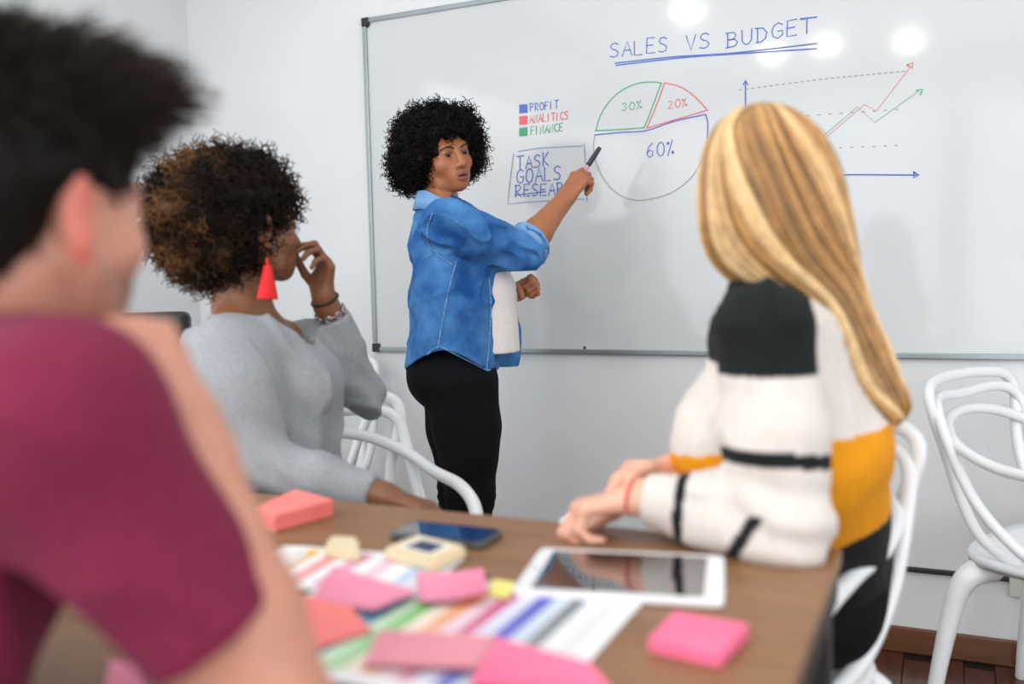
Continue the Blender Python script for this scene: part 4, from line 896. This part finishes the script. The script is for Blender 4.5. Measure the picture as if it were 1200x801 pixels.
HV = ringpt(vv, tt, .95).reshape(-1, 3); idx = np.arange(nv*nt).reshape(nv, nt); HQ = np.stack([idx[:-1], np.roll(idx, -1, 1)[:-1], np.roll(idx, -1, 1)[1:], idx[1:]], -1).reshape(-1, 4)[:, ::-1]
ns, m = 3400, 42; t0 = rng.uniform(0, 2*np.pi, ns); lk = np.floor(t0/(2*np.pi)*46); lkr = rng.uniform(-1, 1, 60)[lk.astype(int) % 60]
v = np.linspace(0, 1, m)[None]*rng.uniform(.86, 1.0, ns)[:, None]; v0 = rng.uniform(0, .12, ns)[:, None]*(rng.uniform(0, 1, ns) < .5)[:, None]; v = v0+(v-v0*v)
q_ = np.clip((v-.15)/.45, 0, 1); q_ = q_*q_*(3-2*q_)
thv = t0[:, None]+.95*q_*np.clip(-np.sin(t0), 0, 1)[:, None]+.10*np.sin(v*5+lkr[:, None]*4)*lkr[:, None]+.05*np.sin(v*13+t0[:, None]*7)+.25*v**3*np.sin(v*16+lkr[:, None]*5)
scv = .975+.045*lkr[:, None]*np.minimum(1, v*3)+.018*rng.normal(0, 1, (ns, 1))*np.minimum(1, v*4)+.10*v**4*np.sin(v*22+lkr[:, None]*6)
P = ringpt(v, thv, 1.0)
ctrv = ringpt(v, thv, 0.0); P = ctrv+(P-ctrv)*scv[..., None]
P[:, :, 2] += 0
TV, TQ = tubes(P, np.linspace(.0021, .0010, m), 3)
def blond(th_, v_, k):
    band = .5+.5*np.sin(th_*9.0+1.3)*np.sin(th_*4.1+.4); root = np.clip(1-v_*3.2, 0, 1)*np.clip(.35+.65*np.cos(th_-.2), 0, 1)
    lo, md, hi = lm((104, 74, 44)), lm((198, 150, 92)), lm((236, 202, 150))
    a = np.clip(.20+band*.62+k*.34-root*.68, 0, 1)[..., None]; c = np.where(a < .45, lo+(md-lo)*a/.45, md+(hi-md)*(a-.45)/.55); return c
Ck = blond(t0[:, None]+0*v, v, lkr[:, None]+0*v); Ck = np.repeat(Ck.reshape(-1, 3), 3, axis=0)
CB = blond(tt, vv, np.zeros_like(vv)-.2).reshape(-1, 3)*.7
mk('hair', np.concatenate([HV, TV]), np.concatenate([HQ, TQ+len(HV)]), M_blond, pl_, color=np.concatenate([CB, Ck]))

# ================= person in the grey sweater
skinG = (126, 80, 52)
gb = PD(320, 640, 1.9); pg = empty('person', (gb[0], gb[1], 0), 0, 'seated person with brown afro, red tassel earring and grey sweater, hand at mouth', 'person')
Fg = norm(np.array([*(RR*.97+FF*.12)[:2], 0])); Sg = np.cross(Fg, Z3)
hF = RR*.74+FF*.67+UU*.04; H = Head(PD(291, 270, 1.90), hF, UU-RR*.06, 1.0)
S_N = PD(262, 418, 1.77); E_N = PD(302, 545, 1.70); W_N = PD(452, 582, 1.645); S_Fa = PD(350, 408, 2.03); E_Fa = PD(427, 462, 2.12); W_Fa = PD(379, 347, 2.0)
nb = PD(285, 366, 1.90)
B = Blob(); H.prims(B, jaw=.98, lips=1.15, nose=1.1); B.cone(H.L(0, -.03, -.05), nb, .047, .052, .012); B.cone(nb, PD(290, 395, 1.9), .054, .085, .04); B.cone(PD(270, 388, 1.84), PD(330, 398, 1.97), .045, .045, .03); hm = B.mesh(.0036); cH = H.color(hm[0], skinG, (128, 62, 58))
B = Blob(); B.chain([E_N, W_N], [.04, .027], .015); hand(B, W_N, norm(PD(520, 603, 1.63)-W_N), -UU, 1, ((25, 30, 20),)*4, .9); am1 = B.mesh(.0035)
B = Blob(); B.chain([E_Fa, E_Fa+(W_Fa-E_Fa)*.4, W_Fa], [.04, .037, .0255], .015)
hand(B, W_Fa, norm(PD(381, 296, 1.985)-W_Fa), -RR*.72-FF*.6, -1, ((38, 58, 30), (36, 62, 34), (40, 66, 36), (46, 68, 38)), .86, thumb=((.62, .35, .65), (.85, .42, .3), (.9, .42, .1))); am2 = B.mesh(.0026)
c0, c1, c2 = PD(305, 425, 1.90), PD(325, 520, 1.90), PD(330, 630, 1.92)
hL = PD(345, 665, 2.0); hR = PD(325, 665, 1.84); hL[2] = hR[2] = .56; kd = norm(np.array([.86, -.5, 0])); kL = hL+kd*.42-Z3*.03; kR = hR+kd*.42-Z3*.03; aL = kL*[1, 1, 0]+Z3*.09; aR = kR*[1, 1, 0]+Z3*.09-kd*.04
B = Blob(); B.eseg(c0, c1, Sg, (.13, .085), (.12, .085)); B.eseg(c1, c2, Sg, (.12, .085), (.14, .1)); B.cone(S_N, S_Fa, .04, .04, .03); B.cone(S_N, E_N, .042, .04); B.cone(S_Fa, E_Fa, .042, .04); seated_legs(B, hL, hR, kL, kR, aL, aR, (.07, .045, .034)); bd = B.mesh(.009)
allm = join([hm, am1, am2, bd]); mk('body', *allm, M_skin, pg, color=np.concatenate([cH, np.tile(lm(skinG), (len(allm[0])-len(cH), 1))])); H.eyes(pg, hF); H.brows(pg, (24, 16, 12))
B = Blob(); B.eseg(c2, c2-Z3*.05, Sg, (.15, .115), (.165, .13), .03); seated_legs(B, hL, hR, kL, kR, aL, aR, (.098, .072, .05), .04)
V, Q = B.mesh(.008); mk('trousers', V, Q, mat('dark_jeans', (34, 38, 50), .85, rgb2=(44, 48, 62), scale=50), pg)
for a in (aL, aR): shoe('shoe', a, kd, MATS['dark_shoe'], pg)
B = Blob(); B.eseg(c0, c1, Sg, (.150, .115), (.150, .125), .04); B.eseg(c1, c2, Sg, (.150, .125), (.165, .135), .04); B.ell(PD(365, 452, 1.9), (.115, .065, .07), np.array([Sg, Fg, Z3]), .05)
B.cone(S_N, S_Fa, .060, .058, .05); B.cone(PD(275, 392, 1.86), PD(328, 400, 1.96), .062, .058, .04)
B.chain([S_N, S_N+(E_N-S_N)*.35, E_N], [.078, .080, .056], .04); B.chain([E_N, E_N+(W_N-E_N)*.5, W_N-norm(W_N-E_N)*.02], [.056, .043, .030], .02)
B.chain([S_Fa, E_Fa], [.064, .052], .04); B.chain([E_Fa, E_Fa+(W_Fa-E_Fa)*.82], [.052, .034], .02)
B.cone(nb-Z3*.050+Fg*.048, nb+Z3*.12, .092, .08, .015, 's')
fa, ff_ = norm(W_N-E_N), norm(W_Fa-E_Fa)
def gr_post(P):
    u_ = norm(E_N-S_N); d = wrinkle(norm(u_*.4+fa), 15, .016, 61, .5)(P); e = np.exp(-(np.linalg.norm(P-E_N, axis=1)/.1)**2)+np.exp(-(np.linalg.norm(P-E_Fa, axis=1)/.08)**2)
    return d+e*.005*np.sin((P@norm(fa-u_))*120+3*vnoise(P, 10, 7))
V, Q = B.mesh(.005, post=gr_post, clips=[lambda P: np.where(((P-E_N)@fa > .08) & (P[:, 1] < W_N[1]+.09), (P-(W_N-fa*.022))@fa, -1), lambda P: np.where(((P-E_Fa)@ff_ > .05) & (np.linalg.norm(P-W_Fa, axis=1) < .12), (P-(E_Fa+(W_Fa-E_Fa)*.80))@ff_, -1)])
sw = mk('sweater', V, Q, cloth_mat('grey_melange', (140, 144, 150), (154, 158, 164), 160, .2), pg)
# armhole seam of the sweater
me = sw.data; bv = BVHTree.FromPolygons([v_.co[:] for v_ in me.vertices], [p_.vertices[:] for p_ in me.polygons]); pts = []
for x, y in spline(np.array([(292, 398), (310, 420), (322, 450), (332, 485), (338, 510)], float), 30):
    h_ = bv.ray_cast(Vector(CAM-base_of(pg)), Vector(norm(ray(x, y))))
    if h_[0] is not None: pts.append(np.array(h_[0])+np.array(h_[1])*.0004)
if len(pts) > 4:
    V, Q = tube(np.array(pts), .0018, 40, 6); mk('seam', V, Q, cloth_mat('grey_seam', (128, 132, 138), (140, 144, 150)), sw, world=False)
hc = PD(262, 256, 1.90); ax = np.array([RR, FF, UU])
B = Blob(); B.ell(PD(254, 248, 1.90), (.122, .125, .118), ax, .04); B.ell(PD(236, 258, 1.90), (.098, .11, .105), ax, .04); B.ell(PD(300, 232, 1.91), (.066, .1, .078), ax, .04); B.ell(PD(262, 302, 1.89), (.080, .095, .062), ax, .04); B.ell(PD(306, 255, 1.90), (.036, .09, .055), ax, .03)
B.cone(H.L(0, .095, -.045), H.L(0, .30, -.05), .062, .12, .02, 's'); B.cone(H.L(.02, .05, -.085), H.L(.04, .16, -.14), .036, .07, .02, 's'); B.ell(H.L(.07, .035, -.04), np.array([.03, .035, .05]), H.ax, .015, 's')
def hcol(P, r_):
    x = (P-hc)@RR; a = np.clip((-x-.02)/.10, 0, 1)*np.clip(.4+1.2*vnoise(P, 22, 6), 0, 1)+np.clip(vnoise(P, 30, 12)-.25, 0, 1)*.5
    a = np.clip(a*(.6+.8*r_), 0, 1)[:, None]; return lm((30, 21, 17))*(1-a)+lm((158, 108, 60))*a
def facezone_g(P):
    p = H.loc(P); return (p[:, 1] > .05) & (np.abs(p[:, 0]) < .055) & (p[:, 2] < .03)
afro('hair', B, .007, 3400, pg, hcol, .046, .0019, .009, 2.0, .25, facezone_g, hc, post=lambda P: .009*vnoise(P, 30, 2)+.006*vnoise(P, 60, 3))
# earring
ear = H.L(.082, -.004, -.034); eb = PD(315, 349, 1.82); P = []
e_top = PD(313.5, 311, 1.82)
er_ = mk('earring', *join([tube([e_top+Z3*.012, e_top], .003, 6, 8)]+[tubes(np.array([[e_top+RR*.006*math.cos(a)*q+FF*.006*math.sin(a)*q, e_top-UU*.035+RR*.013*math.cos(a)*q+FF*.013*math.sin(a)*q, e_top-UU*.066+RR*.019*math.cos(a)*q+FF*.019*math.sin(a)*q] for a in np.linspace(0, 6.28, nn, endpoint=False)]), np.full(3, .0019), 5) for q, nn in ((1, 40), (.66, 26), (.33, 14))]), mat('red_thread', (208, 8, 18), .6, rgb2=(222, 16, 26), scale=200), pg)
V, Q = tube([PD(312, 303, 1.82), e_top+Z3*.014], .0012, 8, 6); mk('earring_hook', V, Q, mat('brass', (200, 160, 80), .3, .9, rgb2=(190, 150, 74)), er_, world=False); er_.children[-1].data.transform(Matrix.Translation(-Vector(base_of(pg))))
# necklace cord and bracelets
up = norm(H.C-nb); na = norm(np.cross(up, RR)); nb2 = np.cross(na, up)
V, Q = tube([nb+up*.012+Fg*.003+(nb2*math.cos(t)*.057+na*math.sin(t)*.057)-up*.018*math.cos(t) for t in np.linspace(0, 6.283, 25)], .0022, 48, 6, cap=False); mk('necklace', V, Q, mat('dark_cord', (38, 24, 20), .6, rgb2=(46, 30, 24)), pg)
wd = norm(W_Fa-E_Fa); ca = norm(np.cross(wd, Z3)); cb_ = np.cross(ca, wd)
wc = W_Fa-wd*.008; V, Q = tube([wc+ca*.029*math.cos(t)+cb_*.029*math.sin(t) for t in th], .0032, 40, 8, cap=False); mk('bracelet', V, Q, mat('black_cord', (18, 16, 18), .5, rgb2=(26, 24, 26)), pg)
wc = E_Fa+(W_Fa-E_Fa)*.84; br = mk('bracelet', *tube([wc+ca*.031*math.cos(t)+cb_*.031*math.sin(t) for t in th], .0016, 40, 6, cap=False), mat('silver', (196, 198, 204), .22, 1, rgb2=(186, 188, 194)), pg)
for k in range(9):
    t = k*2*math.pi/9; o = wc+ca*.033*math.cos(t)+cb_*.033*math.sin(t); tn = -ca*math.sin(t)+cb_*math.cos(t); ou = ca*math.cos(t)+cb_*math.sin(t)
    V, Q = tube([o+tn*.007*math.cos(q)+wd*.007*math.sin(q) for q in np.linspace(0, 6.283, 13)], .0018, 20, 6, cap=False); mk('link', V, Q, MATS['silver'], br, world=False); br.children[-1].data.transform(Matrix.Translation(-Vector(base_of(pg))))

# ================= person in the maroon t-shirt
skinM = (192, 136, 114)
hipm = np.array([-.86, .27, .55]); pm_ = empty('person', (hipm[0], hipm[1], 0), 0, 'seated person with short dark quiff and maroon t-shirt, hand raised to chin', 'person')
hF = RR*.42+FF*.90+UU*.02; H = Head(PD(22, 252, .745), hF, UU+RR*.05, 1.0)
Fm = norm(np.array([*(RR*.60+FF*.80)[:2], 0])); Sm = np.cross(Fm, Z3)
S_R = PD(56, 494, .66); E_R = PD(326, 838, .725); W_R = PD(216, 500, .735); S_L = PD(-165, 470, .93); nb = PD(-8, 400, .77)
B = Blob(); H.prims(B, jaw=1.1, ear=.68); B.cone(H.L(0, -.03, -.05), nb, .056, .062, .012); B.cone(nb, PD(-15, 440, .78), .064, .1, .04); hm = B.mesh(.004); cH = H.color(hm[0], skinM, (190, 112, 104))
p = H.loc(hm[0]); beard = np.clip((-.03-p[:, 2])/.02, 0, 1)*np.clip((p[:, 1]-.005)/.02, 0, 1)*np.clip((p[:, 2]+.125)/.015, 0, 1); cH = cH*(1-.45*beard[:, None])+lm((70, 48, 40))*.45*beard[:, None]
earm = (np.abs(p[:, 0]) > .076) & (np.abs(p[:, 1]) < .04) & (np.abs(p[:, 2]) < .04); cH[earm] = lm((204, 116, 100))
B = Blob(); B.chain([S_R, S_R+(E_R-S_R)*.6, E_R], [.05, .048, .042], .02); B.chain([E_R, E_R+(W_R-E_R)*.35, W_R], [.042, .042, .028], .02)
hand(B, W_R, norm(PD(182, 446, .735)-W_R), -RR*.75+FF*.5+UU*.1, 1, ((60, 75, 40),)*4, 1.0, thumb=((.7, .5, .45), (.9, .4, .1), (.9, .4, 0))); am1 = B.mesh(.004)
t0_, t1_ = PD(-40, 500, .80), np.array([-.84, .30, .62])
B = Blob(); B.eseg(t0_, t1_, Sm, (.15, .095), (.14, .1)); B.cone(S_R, S_L, .045, .045, .03); E_L = np.array([-1.2, .50, .84]); W_L = np.array([-1.12, .72, .80])
B.chain([S_L, E_L, W_L], [.048, .042, .028], .02); hand(B, W_L, np.array([.4, .8, 0.02]), -Z3, -1, ((20, 25, 15),)*4, 1.0)
kd = norm(np.array([.34, .93, 0])); hR = hipm+Sm*.09; hL = hipm-Sm*.09; kR = hR+kd*.43-Z3*.03; kL = hL+kd*.43-Z3*.03; aR = kR*[1, 1, 0]+Z3*.09; aL = kL*[1, 1, 0]+Z3*.09
seated_legs(B, hL, hR, kL, kR, aL, aR, (.075, .05, .036)); bd = B.mesh(.007)
allm = join([hm, am1, bd]); mk('body', *allm, M_skin, pm_, color=np.concatenate([cH, np.tile(lm(skinM), (len(allm[0])-len(cH), 1))])); H.eyes(pm_, hF); H.brows(pm_, (36, 26, 20))
B = Blob(); B.eseg(t1_, hipm, Sm, (.155, .115), (.17, .13), .03); seated_legs(B, hL, hR, kL, kR, aL, aR, (.1, .075, .055), .04); V, Q = B.mesh(.008); mk('trousers', V, Q, MATS['dark_jeans'], pm_)
for a in (aL, aR): shoe('shoe', a, kd, MATS['dark_shoe'], pm_)
B = Blob(); B.eseg(t0_, t1_, Sm, (.175, .125), (.165, .13), .04); B.cone(S_R, S_L, .066, .066, .05); B.cone(nb-Z3*.03, PD(-15, 455, .78), .075, .12, .04)
se_ = S_R+(E_R-S_R)*.69; B.cone(S_R, se_+(E_R-S_R)*.05, .066, .058, .04); B.cone(S_L, S_L+(E_L-S_L)*.65, .072, .066, .04)
ud = norm(E_R-S_R); ul = norm(E_L-S_L)
V, Q = B.mesh(.006, post=wrinkle(norm(ud+Z3*.3), 14, .014, 71, .5), clips=[lambda P: np.where(np.linalg.norm(P-se_, axis=1) < .14, (P-se_)@ud, -1)])
ts = mk('t_shirt', V, Q, cloth_mat('maroon_jersey', (108, 27, 56), (119, 34, 63), 120, .15), pm_)
ring = [se_-ud*.004+norm(np.cross(ud, Z3))*.066*math.cos(t)+np.cross(norm(np.cross(ud, Z3)), ud)*.066*math.sin(t) for t in th]
# short hair with a quiff
B = Blob(); B.ell(H.L(0, -.016, .042), np.array([.081, .102, .086]), H.ax, .02); B.ell(H.L(0, .035, .105), np.array([.058, .07, .036]), H.ax, .03); B.ell(H.L(0, -.062, -.02), np.array([.062, .05, .06]), H.ax, .03)
B.cone(H.L(0, .09, -.05), H.L(0, .3, -.03), .098, .14, .01, 's')
for sx in (-1, 1): B.ell(H.L(sx*.08, .012, -.022), np.array([.03, .036, .046]), H.ax, .01, 's')
V, Q = B.mesh(.005, post=lambda P: .003*vnoise(P, 60, 2))
n = 5200; i = rng.integers(0, len(V), n); P0_ = V[i]; pl2 = H.loc(P0_); nrm = (P0_-H.L(0, -.01, .02)); nrm /= np.linalg.norm(nrm, axis=1, keepdims=True)
top = np.clip((pl2[:, 2]-.05)/.05, 0, 1); frt = np.clip((pl2[:, 1]+.01)/.07, 0, 1)*top
dr = nrm*.40+H.F*(.2+.85*frt[:, None])+H.U*(.05+.10*top[:, None]-.5*(1-top[:, None]))+rng.normal(0, .09, (n, 3)); dr /= np.linalg.norm(dr, axis=1, keepdims=True)
ln = (.010+.020*top+.040*frt)*rng.uniform(.6, 1.3, n); t = np.linspace(0, 1, 6)
P = P0_[:, None]-nrm[:, None]*.003+dr[:, None]*(ln[:, None]*t)[..., None]+H.F*(frt[:, None]*.012*t**2)[..., None]-H.U*(frt[:, None]*.006*t**2)[..., None]
TV, TQ = tubes(P, .0016*(1-.7*t), 3); hcv = np.outer(.6+.8*rng.uniform(0, 1, n)+1.0*frt*top, lm((30, 21, 16)))
mk('hair', np.concatenate([V, TV]), np.concatenate([Q, TQ+len(V)]), M_hair, pm_, color=np.concatenate([np.tile(lm((18, 13, 11)), (len(V), 1)), np.repeat(hcv, 18, axis=0)]))
